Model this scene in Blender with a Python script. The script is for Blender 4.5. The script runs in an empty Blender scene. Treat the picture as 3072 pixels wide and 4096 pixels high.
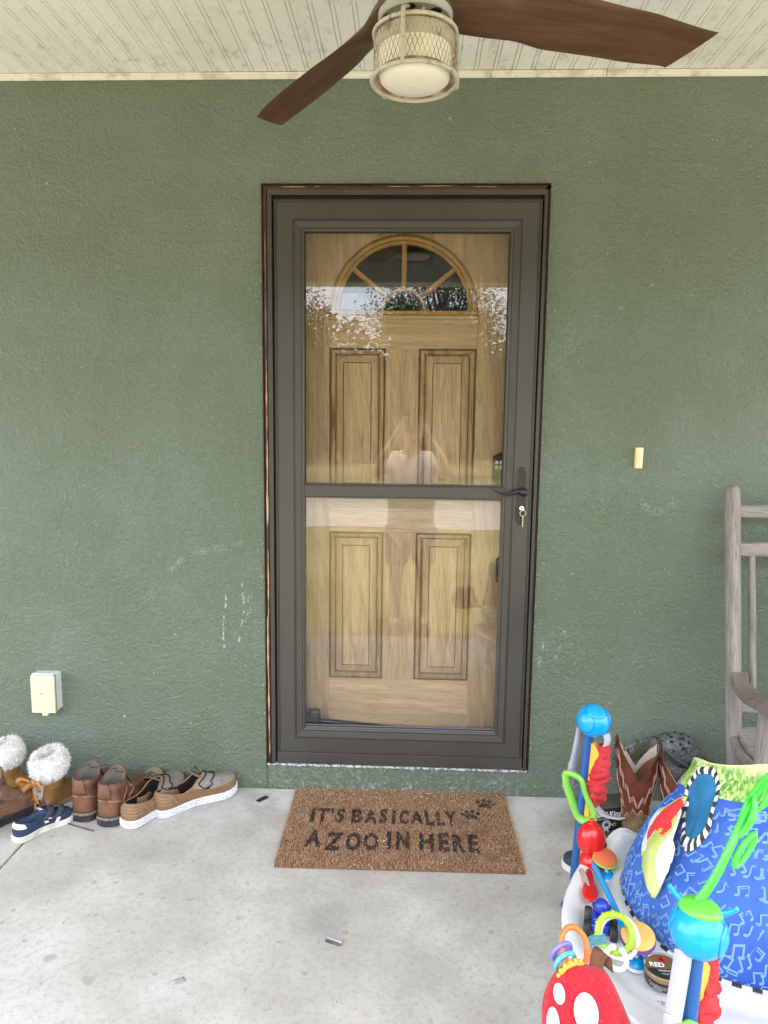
import bpy, bmesh, math, random
from mathutils import Vector, Matrix, noise as mn
random.seed(7)
S = bpy.context.scene
COL = S.collection
PI = math.pi
rad = math.radians

# ------------------------------------------------------------------ camera
cd = bpy.data.cameras.new('camera')
cam = bpy.data.objects.new('camera', cd)
COL.objects.link(cam)
cd.sensor_fit = 'VERTICAL'
cd.sensor_height = 36.0
cd.lens = 24.96
cd.clip_start = 0.02
cd.clip_end = 600
yaw, pitch, roll = -0.03833, -0.12696, 0.01182
fw = Vector((math.sin(yaw)*math.cos(pitch), math.cos(yaw)*math.cos(pitch), math.sin(pitch)))
rt = Vector((math.cos(yaw), -math.sin(yaw), 0))
up = rt.cross(fw)
r2 = rt*math.cos(roll) + up*math.sin(roll)
u2 = -rt*math.sin(roll) + up*math.cos(roll)
cam.matrix_world = Matrix(((r2.x, u2.x, -fw.x, 0.03805), (r2.y, u2.y, -fw.y, -2.46478), (r2.z, u2.z, -fw.z, 1.35426), (0, 0, 0, 1)))
S.camera = cam

# ------------------------------------------------------------------ sky, sun, exposure
W = bpy.data.worlds.new('World')
S.world = W
W.use_nodes = True
wt = W.node_tree
wt.nodes.clear()
SUN_EL, SUN_AZ = rad(77), rad(25)
sky = wt.nodes.new('ShaderNodeTexSky')
sky.sky_type = 'NISHITA'
sky.sun_disc = False
sky.sun_elevation = SUN_EL
sky.sun_rotation = SUN_AZ
sky.dust_density = 3.0
mixw = wt.nodes.new('ShaderNodeMix')
mixw.data_type = 'RGBA'
tcw = wt.nodes.new('ShaderNodeTexCoord')
nzw = wt.nodes.new('ShaderNodeTexNoise')
nzw.inputs['Scale'].default_value = 2.2
nzw.inputs['Detail'].default_value = 6
mrw = wt.nodes.new('ShaderNodeMapRange')
mrw.inputs['From Min'].default_value = 0.3
mrw.inputs['From Max'].default_value = 0.7
mrw.inputs['To Min'].default_value = 0.55
mrw.inputs['To Max'].default_value = 0.95
bgw = wt.nodes.new('ShaderNodeBackground')
bgw.inputs['Strength'].default_value = 0.15
ow = wt.nodes.new('ShaderNodeOutputWorld')
wt.links.new(tcw.outputs['Generated'], nzw.inputs['Vector'])
wt.links.new(nzw.outputs['Fac'], mrw.inputs['Value'])
wt.links.new(mrw.outputs['Result'], mixw.inputs['Factor'])
wt.links.new(sky.outputs['Color'], mixw.inputs[6])
mixw.inputs[7].default_value = (10.6, 11.2, 12.4, 1)      # thin overcast
wt.links.new(mixw.outputs[2], bgw.inputs['Color'])
wt.links.new(bgw.outputs['Background'], ow.inputs['Surface'])
sl = bpy.data.lights.new('sun', 'SUN')
sl.energy = 2.7
sl.angle = rad(4)
sl.color = (1.0, 0.95, 0.87)
sun = bpy.data.objects.new('sun', sl)
COL.objects.link(sun)
sdir = Vector((math.sin(SUN_AZ)*math.cos(SUN_EL), math.cos(SUN_AZ)*math.cos(SUN_EL), math.sin(SUN_EL)))
sun.rotation_euler = sdir.to_track_quat('Z', 'Y').to_euler()
S.view_settings.view_transform = 'Standard'
S.view_settings.look = 'None'
S.view_settings.gamma = 1
S.view_settings.use_curve_mapping = False
S.view_settings.exposure = 2.03
try:
    S.cycles.use_denoising = True
    S.cycles.denoiser = 'OPENIMAGEDENOISE'
    S.cycles.max_bounces = 10
    S.cycles.transparent_max_bounces = 24
except Exception:
    pass

# ------------------------------------------------------------------ helpers
class MB:
    """collects vertices and faces, then links them as one mesh object"""
    def __init__(s):
        s.v, s.f, s.m = [], [], []
    def add(s, vs, fs, mi=0):
        b = len(s.v)
        s.v += [tuple(x) for x in vs]
        for f in fs:
            s.f.append([b+i for i in f])
            s.m.append(mi)
        return s
    def bx(s, x0, x1, y0, y1, z0, z1, mi=0, M=None):
        vs = [Vector((x, y, z)) for z in (z0, z1) for y in (y0, y1) for x in (x0, x1)]
        if M: vs = [M @ q for q in vs]
        return s.add(vs, [(0,2,3,1),(4,5,7,6),(0,1,5,4),(2,6,7,3),(0,4,6,2),(1,3,7,5)], mi)
    def loft(s, rings, close=True, cap0=False, cap1=False, mi=0):
        n = len(rings[0]); vs = [p for r in rings for p in r]; fs = []
        for j in range(len(rings)-1):
            for i in range(n if close else n-1):
                a, b = j*n+i, j*n+(i+1) % n
                fs.append((a, b, b+n, a+n))
        if cap0: fs.append(tuple(range(n-1, -1, -1)))
        if cap1: fs.append(tuple((len(rings)-1)*n+i for i in range(n)))
        return s.add(vs, fs, mi)
    def lathe(s, prof, n=32, M=None, mi=0, cap0=False, cap1=False):
        M = M or Matrix()
        rings = [[M @ Vector((r*math.cos(2*PI*i/n), r*math.sin(2*PI*i/n), z)) for i in range(n)] for r, z in prof]
        return s.loft(rings, True, cap0, cap1, mi)
    def tube(s, pts, r, n=8, closed=False, caps=True, mi=0, flat=None):
        pts = [Vector(p) for p in pts]; k = len(pts); rings = []; prev = None
        for i, p in enumerate(pts):
            if closed: t = pts[(i+1) % k]-pts[i-1]
            else: t = pts[min(i+1, k-1)]-pts[max(i-1, 0)]
            t.normalize()
            if prev is None:
                a = Vector((0,0,1)) if abs(t.z) < .9 else Vector((1,0,0))
                if flat is not None: a = Vector(flat)
                nx = (a - t*a.dot(t)).normalized()
            else: nx = (prev - t*prev.dot(t)).normalized()
            prev = nx; ny = t.cross(nx)
            rr = r[i] if isinstance(r, (list, tuple)) and not isinstance(r[0], str) and len(r) == k else r
            if isinstance(rr, tuple): ra, rb = rr
            else: ra = rb = rr
            rings.append([p + nx*ra*math.cos(2*PI*j/n) + ny*rb*math.sin(2*PI*j/n) for j in range(n)])
        if closed: rings.append(rings[0]); caps = False
        return s.loft(rings, True, caps, caps, mi)
    def ball(s, c, r, n=20, m=12, M=None, mi=0):
        rx, ry, rz = r if isinstance(r, (tuple, list)) else (r, r, r)
        prof = [(max(math.sin(PI*j/m), 1e-4), -math.cos(PI*j/m)) for j in range(m+1)]
        T = Matrix.Translation(c) @ (M or Matrix()) @ Matrix.Diagonal((rx, ry, rz, 1))
        return s.lathe(prof, n, T, mi)
    def prism(s, poly, a, b, fn, mi=0):
        """poly: 2D outline; fn(u,v,h) -> point; extruded h from a to b"""
        n = len(poly)
        vs = [fn(u, v, a) for u, v in poly] + [fn(u, v, b) for u, v in poly]
        fs = [tuple(range(n-1, -1, -1)), tuple(range(n, 2*n))] + [(i, (i+1) % n, n+(i+1) % n, n+i) for i in range(n)]
        return s.add(vs, fs, mi)
    def build(s, name, mats, parent=None, ang=40, bevel=0, seg=2, sub=0, weld=False, solid=0):
        me = bpy.data.meshes.new(name)
        me.from_pydata(s.v, [], s.f)
        if not isinstance(mats, (list, tuple)): mats = [mats]
        for m in mats: me.materials.append(m)
        me.polygons.foreach_set('material_index', s.m)
        me.update()
        if len(s.v) < 120000:
            bm = bmesh.new(); bm.from_mesh(me)
            if weld: bmesh.ops.remove_doubles(bm, verts=bm.verts, dist=1e-5)
            bmesh.ops.recalc_face_normals(bm, faces=bm.faces)
            bm.to_mesh(me); bm.free()
        me.polygons.foreach_set('use_smooth', [True]*len(me.polygons))
        me.set_sharp_from_angle(angle=rad(ang))
        return link(name, me, parent, bevel, seg, sub, solid)

def link(name, me, parent=None, bevel=0, seg=2, sub=0, solid=0):
    o = bpy.data.objects.new(name, me); COL.objects.link(o)
    if parent: o.parent = parent
    if solid:
        md = o.modifiers.new('solid', 'SOLIDIFY'); md.thickness = solid; md.offset = 0
    if bevel:
        md = o.modifiers.new('bevel', 'BEVEL'); md.width = bevel; md.segments = seg; md.limit_method = 'ANGLE'; md.angle_limit = rad(35)
    if sub:
        md = o.modifiers.new('sub', 'SUBSURF'); md.levels = sub; md.render_levels = sub
    return o

def tag(o, label=None, cat=None, group=None, kind=None):
    if label: o['label'] = label
    if cat: o['category'] = cat
    if group: o['group'] = group
    if kind: o['kind'] = kind
    return o

def thing(name, label, cat, loc=(0,0,0), rz=0, group=None, kind=None, rot=None):
    o = bpy.data.objects.new(name, None); COL.objects.link(o)
    o.empty_display_size = .05
    o.location = loc
    o.rotation_euler = rot if rot else (0, 0, rz)
    return tag(o, label, cat, group, kind)

def copy_part(o, parent, name=None):
    c = o.copy(); COL.objects.link(c); c.parent = parent
    if name: c.name = name
    return c

def copy_tree(o, parent=None):
    c = o.copy(); COL.objects.link(c)
    if parent: c.parent = parent
    for ch in list(o.children): copy_tree(ch, c)
    return c

def smooth(a, b, x):
    t = min(1, max(0, (x-a)/(b-a))); return t*t*(3-2*t)
def lerp(a, b, t): return a+(b-a)*t
def key(ks, t):
    """smooth interpolation through (t, value) keys"""
    if t <= ks[0][0]: return ks[0][1]
    for (a, va), (b, vb) in zip(ks, ks[1:]):
        if t <= b:
            q = (t-a)/(b-a); q = q*q*(3-2*q)
            return va+(vb-va)*q
    return ks[-1][1]
def lkey(ks, t):
    if t <= ks[0][0]: return ks[0][1]
    for (a, va), (b, vb) in zip(ks, ks[1:]):
        if t <= b: return va+(vb-va)*(t-a)/(b-a)
    return ks[-1][1]
def spline(pts, n):
    pts = [Vector(p) for p in pts]; out = []
    for i in range(len(pts)-1):
        p0, p1, p2, p3 = pts[max(i-1, 0)], pts[i], pts[i+1], pts[min(i+2, len(pts)-1)]
        for j in range(n):
            t = j/n
            out.append(.5*((2*p1)+(p2-p0)*t+(2*p0-5*p1+4*p2-p3)*t*t+(3*p1-p0-3*p2+p3)*t**3))
    return out+[pts[-1]]
def circle(c, r, n, ax='z', a0=0, a1=2*PI, full=True):
    out = []
    for i in range(n if full else n+1):
        a = a0+(a1-a0)*i/n
        q = {'z': (r*math.cos(a), r*math.sin(a), 0), 'y': (r*math.cos(a), 0, r*math.sin(a)), 'x': (0, r*math.cos(a), r*math.sin(a))}[ax]
        out.append(Vector(c)+Vector(q))
    return out

# ------------------------------------------------------------------ materials
class NT:
    def __init__(s, name):
        s.mat = bpy.data.materials.new(name); s.mat.use_nodes = True
        s.t = s.mat.node_tree; s.t.nodes.clear()
        s.out = s.t.nodes.new('ShaderNodeOutputMaterial')
    def n(s, kind, **kw):
        return s.t.nodes.new('ShaderNode'+kind)
    def l(s, a, b): s.t.links.new(a, b)
    def co(s, scale=(1,1,1), rnd=0.0, kind='Object'):
        tc = s.n('TexCoord'); mp = s.n('Mapping')
        if isinstance(scale, (int, float)): scale = (scale,)*3
        mp.inputs['Scale'].default_value = scale
        s.l(tc.outputs[kind], mp.inputs['Vector'])
        if rnd:
            oi = s.n('ObjectInfo'); m = s.n('Math'); m.operation = 'MULTIPLY'; m.inputs[1].default_value = rnd
            s.l(oi.outputs['Random'], m.inputs[0])
            cb = s.n('CombineXYZ')
            for k in range(3): s.l(m.outputs[0], cb.inputs[k])
            s.l(cb.outputs[0], mp.inputs['Location'])
        return mp.outputs[0]
    def noise(s, vec, scale, detail=4, rough=.55, dist=0):
        x = s.n('TexNoise'); x.inputs['Scale'].default_value = scale; x.inputs['Detail'].default_value = detail
        x.inputs['Roughness'].default_value = rough; x.inputs['Distortion'].default_value = dist
        s.l(vec, x.inputs['Vector']); return x.outputs['Fac']
    def vor(s, vec, scale, feat='F1', rand=1):
        x = s.n('TexVoronoi'); x.feature = feat; x.inputs['Scale'].default_value = scale; x.inputs['Randomness'].default_value = rand
        s.l(vec, x.inputs['Vector']); return x.outputs['Distance']
    def rng(s, fac, lo, hi, a=0., b=1., smooth=True):
        x = s.n('MapRange'); x.interpolation_type = 'SMOOTHSTEP' if smooth else 'LINEAR'
        for k, v in (('From Min', lo), ('From Max', hi), ('To Min', a), ('To Max', b)): x.inputs[k].default_value = v
        s.l(fac, x.inputs['Value']); return x.outputs['Result']
    def math(s, op, a, b=None, clamp=False):
        x = s.n('Math'); x.operation = op; x.use_clamp = clamp
        for i, q in enumerate((a, b)):
            if q is None: continue
            if isinstance(q, (int, float)): x.inputs[i].default_value = q
            else: s.l(q, x.inputs[i])
        return x.outputs[0]
    def mix(s, fac, a, b):
        x = s.n('Mix'); x.data_type = 'RGBA'
        for i, q in ((0, fac), (6, a), (7, b)):
            if isinstance(q, (int, float)): x.inputs[i].default_value = q
            elif isinstance(q, tuple): x.inputs[i].default_value = (*q[:3], 1)
            else: s.l(q, x.inputs[i])
        return x.outputs[2]
    def sep(s, vec):
        x = s.n('SeparateXYZ'); s.l(vec, x.inputs[0]); return x.outputs
    def bump(s, h, strength=.5, dist=.002, normal=None):
        x = s.n('Bump'); x.inputs['Strength'].default_value = strength; x.inputs['Distance'].default_value = dist
        s.l(h, x.inputs['Height'])
        if normal is not None: s.l(normal, x.inputs['Normal'])
        return x.outputs[0]
    def finish(s, col, rough=.5, spec=.5, metal=0., normal=None, **kw):
        p = s.n('BsdfPrincipled')
        def put(k, q):
            if isinstance(q, (int, float)): p.inputs[k].default_value = q
            elif isinstance(q, tuple): p.inputs[k].default_value = (*q[:3], 1)
            else: s.l(q, p.inputs[k])
        put('Base Color', col); put('Roughness', rough); put('Specular IOR Level', spec); put('Metallic', metal)
        for k, q in kw.items(): put(k, q)
        if normal is not None: s.l(normal, p.inputs['Normal'])
        s.l(p.outputs[0], s.out.inputs['Surface'])
        return s.mat

def PM(name, base, rough=.5, spec=.5, metal=0., layers=(), bump=None, rnd=0.0, stretch=(1,1,1), **kw):
    """layers: (scale, colour, lo, hi, amount[, stretch]) noise-masked colour changes; bump: (scale, strength, dist)"""
    t = NT(name); v = t.co(stretch, rnd); col = base
    for L in layers:
        vv = t.co(L[5], rnd) if len(L) > 5 else v
        f = t.rng(t.noise(vv, L[0], 5), L[2], L[3], 0, L[4])
        col = t.mix(f, col, L[1])
    nm = None
    if bump: nm = t.bump(t.noise(v, bump[0], 4), bump[1], bump[2])
    return t.finish(col, rough, spec, metal, nm, **kw)

def plastic(name, col, rough=.28, dirt=.25):
    d = tuple(c*.6+.02 for c in col)
    return PM(name, col, rough, .5, layers=[(9, d, .5, .8, dirt), (60, d, .6, .75, dirt*.7)], bump=(25, .04, .002))
# ------------------------------------------------------------------ material library
def stucco_mat(name, dusty):
    t = NT(name); v = t.co(1)
    h1 = t.rng(t.noise(v, 88, 6, .66, .18), .40, .62)
    h2 = t.noise(v, 230, 4, .6)
    h3 = t.rng(t.noise(t.co((1, 1, 1.5)), 36, 5, .66, .25), .42, .64)
    h = t.math('ADD', t.math('ADD', t.math('MULTIPLY', h1, .55), t.math('MULTIPLY', h2, .35)), t.math('MULTIPLY', h3, .35))
    nm = t.bump(h, .85, .0072)
    col = t.mix(t.rng(t.noise(v, 2.2, 6, .62), .35, .7), (.138, .178, .112), (.168, .213, .156))
    col = t.mix(t.rng(t.noise(v, 70, 3), .55, .8, 0, .25), col, (.18, .215, .17))
    z = t.sep(t.co(1))[2]
    # pale scuffs and splash marks left on the lowest hand's width of the wall
    low = t.rng(z, .0, .16, 1, 0)
    sp = t.math('MULTIPLY', low, t.rng(t.noise(v, 90, 5, .7), .5 if dusty else .55, .68))
    col = t.mix(t.math('MULTIPLY', sp, .75 if dusty else .45), col, (.5, .54, .52))
    # tiny paint chips and pale specks
    ch = t.math('MULTIPLY', t.rng(t.vor(v, 34), .045, .03), t.rng(t.noise(v, 9, 2), .60, .64))
    col = t.mix(ch, col, (.75, .75, .70))
    return t.finish(col, .36, .6, 0, nm)
M_STUCCO = stucco_mat('green_stucco_paint', False)
M_STUCCO2 = stucco_mat('green_stucco_scuffed', True)

def concrete_mat():
    t = NT('broom_concrete'); v = t.co(1)
    col = t.mix(t.rng(t.noise(v, 3.0, 6, .62), .3, .72), (.385, .36, .325), (.54, .52, .49))
    col = t.mix(t.rng(t.noise(v, 11, 6, .7), .50, .72, 0, .38), col, (.38, .335, .28))
    col = t.mix(t.rng(t.noise(v, 60, 6, .78), .46, .70, 0, .6), col, (.28, .26, .235))
    col = t.mix(t.rng(t.noise(v, 150, 3, .7), .58, .75, 0, .35), col, (.24, .23, .22))
    col = t.mix(t.rng(t.noise(t.co((1, 1, 1)), 220, 2, .5), .62, .74, 0, .5), col, (.62, .61, .6))
    # round drip stains
    for sc, amt, lim, rr in ((7.5, .38, .66, .15), (13, .38, .62, .14), (3.1, .22, .5, .30)):
        wv = t.n('VectorMath'); wv.operation = 'ADD'
        nz = t.n('TexNoise'); nz.inputs['Scale'].default_value = 14; nz.inputs['Detail'].default_value = 3; t.l(v, nz.inputs['Vector'])
        sc2 = t.n('VectorMath'); sc2.operation = 'SCALE'; sc2.inputs['Scale'].default_value = .05; t.l(nz.outputs['Color'], sc2.inputs[0])
        t.l(v, wv.inputs[0]); t.l(sc2.outputs[0], wv.inputs[1])
        x = t.n('TexVoronoi'); x.inputs['Scale'].default_value = sc; t.l(wv.outputs[0], x.inputs['Vector'])
        spot = t.rng(x.outputs['Distance'], rr, rr*.55)
        pick = t.rng(t.sep(x.outputs['Color'])[0], lim, lim+.06)
        m = t.math('MULTIPLY', t.math('MULTIPLY', spot, pick), amt)
        col = t.mix(m, col, (.17, .165, .155))
    # a few rust stains
    x = t.n('TexVoronoi'); x.inputs['Scale'].default_value = 5.2; t.l(v, x.inputs['Vector'])
    m = t.math('MULTIPLY', t.rng(x.outputs['Distance'], .13, .02), t.rng(t.sep(x.outputs['Color'])[1], .74, .8))
    m = t.math('MULTIPLY', m, t.rng(t.noise(v, 70, 4), .42, .62, 0, .6))
    col = t.mix(m, col, (.42, .24, .10))
    # bluish-white patches, stronger towards the wall
    y = t.sep(v)[1]
    lime = t.math('MULTIPLY', t.rng(y, -.34, -.02), t.rng(t.noise(v, 6, 5, .65), .38, .62, 0, .6))
    col = t.mix(lime, col, (.60, .61, .64))
    # pits
    pit = t.rng(t.vor(v, 55), .11, .05)
    pm = t.math('MULTIPLY', pit, t.rng(t.noise(v, 21, 2), .58, .66))
    col = t.mix(t.math('MULTIPLY', pm, .6), col, (.13, .12, .11))
    # hairline crazing
    cr = t.n('TexVoronoi'); cr.feature = 'DISTANCE_TO_EDGE'; cr.inputs['Scale'].default_value = 1.7
    wv2 = t.n('VectorMath'); wv2.operation = 'ADD'; nz2 = t.n('TexNoise'); nz2.inputs['Scale'].default_value = 5; nz2.inputs['Detail'].default_value = 6; t.l(v, nz2.inputs['Vector'])
    s2 = t.n('VectorMath'); s2.operation = 'SCALE'; s2.inputs['Scale'].default_value = .35; t.l(nz2.outputs['Color'], s2.inputs[0]); t.l(v, wv2.inputs[0]); t.l(s2.outputs[0], wv2.inputs[1]); t.l(wv2.outputs[0], cr.inputs['Vector'])
    hc = t.math('MULTIPLY', t.rng(cr.outputs['Distance'], .004, .0005), t.rng(t.noise(v, 3.3, 3), .50, .62, 0, .40))
    col = t.mix(hc, col, (.16, .15, .14))
    h = t.math('ADD', t.math('MULTIPLY', t.noise(v, 170, 5, .7), .6), t.math('MULTIPLY', t.noise(v, 22, 4), .5))
    h = t.math('SUBTRACT', h, pm)
    return t.finish(col, .82, .3, 0, t.bump(h, .45, .002))
M_CONC = concrete_mat()

def soffit_mat():
    t = NT('white_soffit'); v = t.co(1, 0)
    geo = t.n('NewGeometry')
    tc = t.n('VectorMath'); tc.operation = 'MULTIPLY'; tc.inputs[1].default_value = (1, .6, 1)
    t.l(geo.outputs['Position'], tc.inputs[0]); p = tc.outputs[0]
    col = t.mix(t.rng(t.noise(p, 5, 5, .6), .35, .7), (.84, .83, .79), (.77, .755, .71))
    # mildew blotches, heavier towards the wall
    yy = t.sep(geo.outputs['Position'])[1]
    near = t.rng(yy, -.55, -.03, .25, 1)
    bl = t.rng(t.noise(p, 30, 5, .62, .4), .53, .68)
    col = t.mix(t.math('MULTIPLY', t.math('MULTIPLY', bl, near), .48), col, (.43, .39, .33))
    col = t.mix(t.math('MULTIPLY', t.rng(t.noise(p, 90, 3), .62, .7), .5), col, (.42, .38, .31))
    return t.finish(col, .5, .35, 0, t.bump(t.noise(p, 200, 2), .05, .001))
M_SOFFIT = soffit_mat()
M_TRIMW = PM('dirty_white_trim', (.72, .70, .64), .5, layers=[(14, (.36, .3, .22), .5, .72, .6), (70, (.25, .2, .15), .6, .72, .6)])
M_BRONZE = PM('bronze_aluminium', (.052, .047, .040), .36, .5, layers=[(5, (.065, .06, .052), .4, .7, .6), (90, (.09, .085, .08), .66, .78, .4)], bump=(260, .05, .0006))
M_BRONZED = PM('bronze_rail', (.040, .036, .031), .42, .5, layers=[(9, (.06, .05, .045), .4, .7, .5)])
M_BLACKGAP = PM('black_strip_and_shade', (.008, .008, .008), .7)
M_CAULK = PM('crumbling_white_caulk', (.62, .63, .62), .85, layers=[(60, (.14, .19, .15), .5, .6, .9), (150, (.25, .26, .25), .5, .7, .6)], bump=(120, .6, .004))

def peel_mat():
    t = NT('peeling_brown_paint'); v = t.co(1)
    col = t.mix(t.rng(t.noise(t.co((1,1,.3)), 30, 4), .35, .7), (.030, .011, .008), (.055, .021, .015))
    col = t.mix(t.rng(t.noise(t.co((40, 40, 3)), 3, 4), .62, .7, 0, .5), col, (.10, .05, .04))
    return t.finish(col, .3, .5, 0, t.bump(t.noise(t.co((30, 30, 2)), 3, 4), .25, .002))
M_PEEL = peel_mat()
M_BAREWOOD = PM('bare_pine', (.52, .36, .19), .7, layers=[(4, (.38, .22, .10), .4, .7, .7, (40, 40, 3))])

def wood_mat(name, axis, base, dark, streak, rough=.5, sc=1.0, gap=.55):
    t = NT(name)
    st = {'z': (1, 1, .045), 'x': (.045, 1, 1)}[axis]
    v = t.co(st, 4.0)
    g = t.noise(v, 330*sc, 5, .68, .15)
    g2 = t.noise(v, 36*sc, 4, .6, .8)
    col = t.mix(t.rng(g2, .3, .7), base, tuple(c*.72 for c in base))
    col = t.mix(t.rng(g, .47, .68, 0, .8), col, dark)
    # cathedral figure
    wv = t.n('TexWave'); wv.wave_type = 'RINGS'; wv.rings_direction = 'Y'
    wv.inputs['Scale'].default_value = 9*sc; wv.inputs['Distortion'].default_value = 2.5; wv.inputs['Detail'].default_value = 2
    v2 = t.co({'z': (1, 1, .16), 'x': (.16, 1, 1)}[axis], 3.0); t.l(v2, wv.inputs['Vector'])
    col = t.mix(t.rng(wv.outputs['Fac'], gap, 1.0, 0, .22), col, dark)
    # blotches of pooled stain
    col = t.mix(t.rng(t.noise(t.co({'z': (1, 1, .12), 'x': (.12, 1, 1)}[axis], 2.0), 24, 5, .65), .58, .74, 0, streak*.8), col, tuple(c*.45 for c in dark))
    return t.finish(col, rough, .4, 0, t.bump(g, .12, .001))
OAK, OAKD = (.50, .345, .200), (.23, .135, .068)
M_OAKZ = wood_mat('stained_oak_upright', 'z', OAK, OAKD, .55)
M_OAKX = wood_mat('stained_oak_level', 'x', (.54, .385, .23), (.28, .17, .085), .35)
M_OAKP = wood_mat('stained_oak_panel', 'z', (.52, .36, .205), (.23, .135, .06), .7)
M_OAKM = wood_mat('stained_oak_moulding', 'z', (.42, .275, .14), (.09, .048, .022), .9)
M_OAKG = PM('pooled_dark_stain', (.055, .03, .015), .5, layers=[(40, (.16, .085, .035), .5, .7, .6)])
M_AMBER = wood_mat('amber_oak_arch', 'z', (.46, .265, .085), (.2, .1, .03), .5)

def glass_mat(name, f0=.055, tint=(.96, .965, .95)):
    """thin window glass: see-through plus a Schlick mirror term on each face"""
    t = NT(name)
    g = t.n('NewGeometry'); d = t.n('VectorMath'); d.operation = 'DOT_PRODUCT'
    t.l(g.outputs['Incoming'], d.inputs[0]); t.l(g.outputs['Normal'], d.inputs[1])
    c = t.math('ABSOLUTE', d.outputs['Value'])
    p = t.math('POWER', t.math('SUBTRACT', 1.0, c, True), 5.0)
    fr = t.math('ADD', t.math('MULTIPLY', p, 1-f0), f0)
    tr = t.n('BsdfTransparent'); tr.inputs['Color'].default_value = (*tint, 1)
    gl = t.n('BsdfGlossy'); gl.inputs['Roughness'].default_value = .0
    mx = t.n('MixShader'); t.l(fr, mx.inputs[0]); t.l(tr.outputs[0], mx.inputs[1]); t.l(gl.outputs[0], mx.inputs[2])
    t.l(mx.outputs[0], t.out.inputs['Surface'])
    return t.mat
M_GLASS = glass_mat('storm_glass')
M_GLASS2 = glass_mat('fanlight_glass', .04, (.55, .56, .53))
M_DARKROOM = PM('dim_interior', (.05, .048, .04), .8)
M_BLACKMET = PM('black_bronze', (.012, .012, .014), .32, .5, layers=[(30, (.03, .025, .022), .5, .7, .5)])
M_COPPER = PM('worn_copper_edge', (.16, .07, .04), .35, .5, .6)
M_CHROME = PM('chrome', (.72, .71, .68), .16, .5, 1.0)
M_BLACKPL = PM('black_plastic', (.012, .012, .013), .35)
M_WHITEPR = PM('white_print', (.75, .75, .76), .5)
M_CREAM = PM('cream_plastic', (.76, .68, .43), .42, layers=[(8, (.70, .60, .34), .4, .7, .5)])
M_GREYPL = PM('pale_grey_plastic', (.60, .62, .62), .5, layers=[(20, (.4, .42, .42), .5, .7, .5)])
M_LAMPBTN = PM('doorbell_button', (.80, .66, .45), .35)
M_ORANGEGL = PM('amber_plastic', (.75, .42, .12), .35)

# ------------------------------------------------------------------ porch floor, ground
slab = thing('porch_floor', None, None, kind='structure')
JX = -1.187
for x0, x1 in ((-4.5, JX-.003), (JX+.003, 4.5)):
    MB().bx(x0, x1, -1.88, 0, -.25, 0).build('slab', M_CONC, slab, bevel=.004)
MB().bx(-4.5, 4.5, -1.87, -.002, -.24, -.012).build('slab_bed', PM('joint_dirt', (.10, .09, .08), .9), slab)

def lawn_mat():
    t = NT('dry_lawn'); v = t.co(1)
    col = t.mix(t.rng(t.noise(v, .7, 6), .35, .68), (.24, .205, .08), (.38, .31, .15))
    col = t.mix(t.rng(t.noise(v, 14, 5, .7), .4, .7, 0, .6), col, (.16, .17, .05))
    return t.finish(col, .9, .2, 0, t.bump(t.noise(v, 40, 5), .8, .03))
gm = MB()
gm.bx(-150, 150, -260, -1.885, -.45, -.25)
tag(gm.build('lawn', lawn_mat()), kind='structure')
rd = MB(); re_ = [[], []]
for i in range(161):
    x = -80+i
    for k, (ya, yb_) in enumerate(((-9.4, -6.8), (-13.2, -10.8))):
        re_[k].append((x, lerp(ya, yb_, (x+150)/300)+.35*mn.noise(Vector((x*.9, k*7, 0)))+.2*mn.noise(Vector((x*2.7, k*7, 3))), -.244))
rd.loft(re_, False)
tag(rd.build('gravel_road', PM('pale_gravel', (.50, .46, .40), .9, layers=[(9, (.38, .34, .28), .4, .7, .8), (60, (.6, .57, .52), .5, .7, .6)])), kind='structure')

# ------------------------------------------------------------------ house wall with its door opening
wall = thing('house_wall', 'dark green textured stucco house wall around the front door', 'wall', (0, 0, 0))
OX, OB, OT = .480, .0985, 2.1356
mb = MB()
def quadbox(x0, x1, z0, z1): mb.bx(x0, x1, 0, .20, z0, z1)
for x0, x1 in ((-4.5, -OX), (OX, 4.5)): quadbox(x0, x1, -.25, 2.62)
quadbox(-OX, OX, OT, 2.62)
mb.build('stucco', M_STUCCO, wall, weld=True)
MB().bx(-OX, OX, .005, .20, -.25, OB-.008).build('sill', M_STUCCO2, wall)
# crumbling caulk along the top of the sill
mb = MB(); n = 150
rng_ = random.Random(3)
rows = []
for j, (yy, zz) in enumerate(((.02, .0), (.001, .0), (-.001, -.005), (.0045, -.010))):
    rows.append([Vector((-OX+.004+(2*OX-.008)*i/n, yy+rng_.uniform(-.002, .002) + .0, OB+zz+rng_.uniform(-.003, .0025)*(1 if j else 0))) for i in range(n+1)])
mb.loft(rows, False)
mb.build('caulk', M_CAULK, wall)
# room behind
mb = MB()
mb.bx(-1.4, 1.4, .21, 2.4, -.1, 2.6)
rm = mb.build('room', M_DARKROOM, wall)
# plane at the opening is cut away so that the fanlight looks into the room
bm = bmesh.new(); bm.from_mesh(rm.data)
bmesh.ops.delete(bm, geom=[f for f in bm.faces if f.calc_center_median().y < .3], context='FACES')
bm.to_mesh(rm.data); bm.free()

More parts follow.
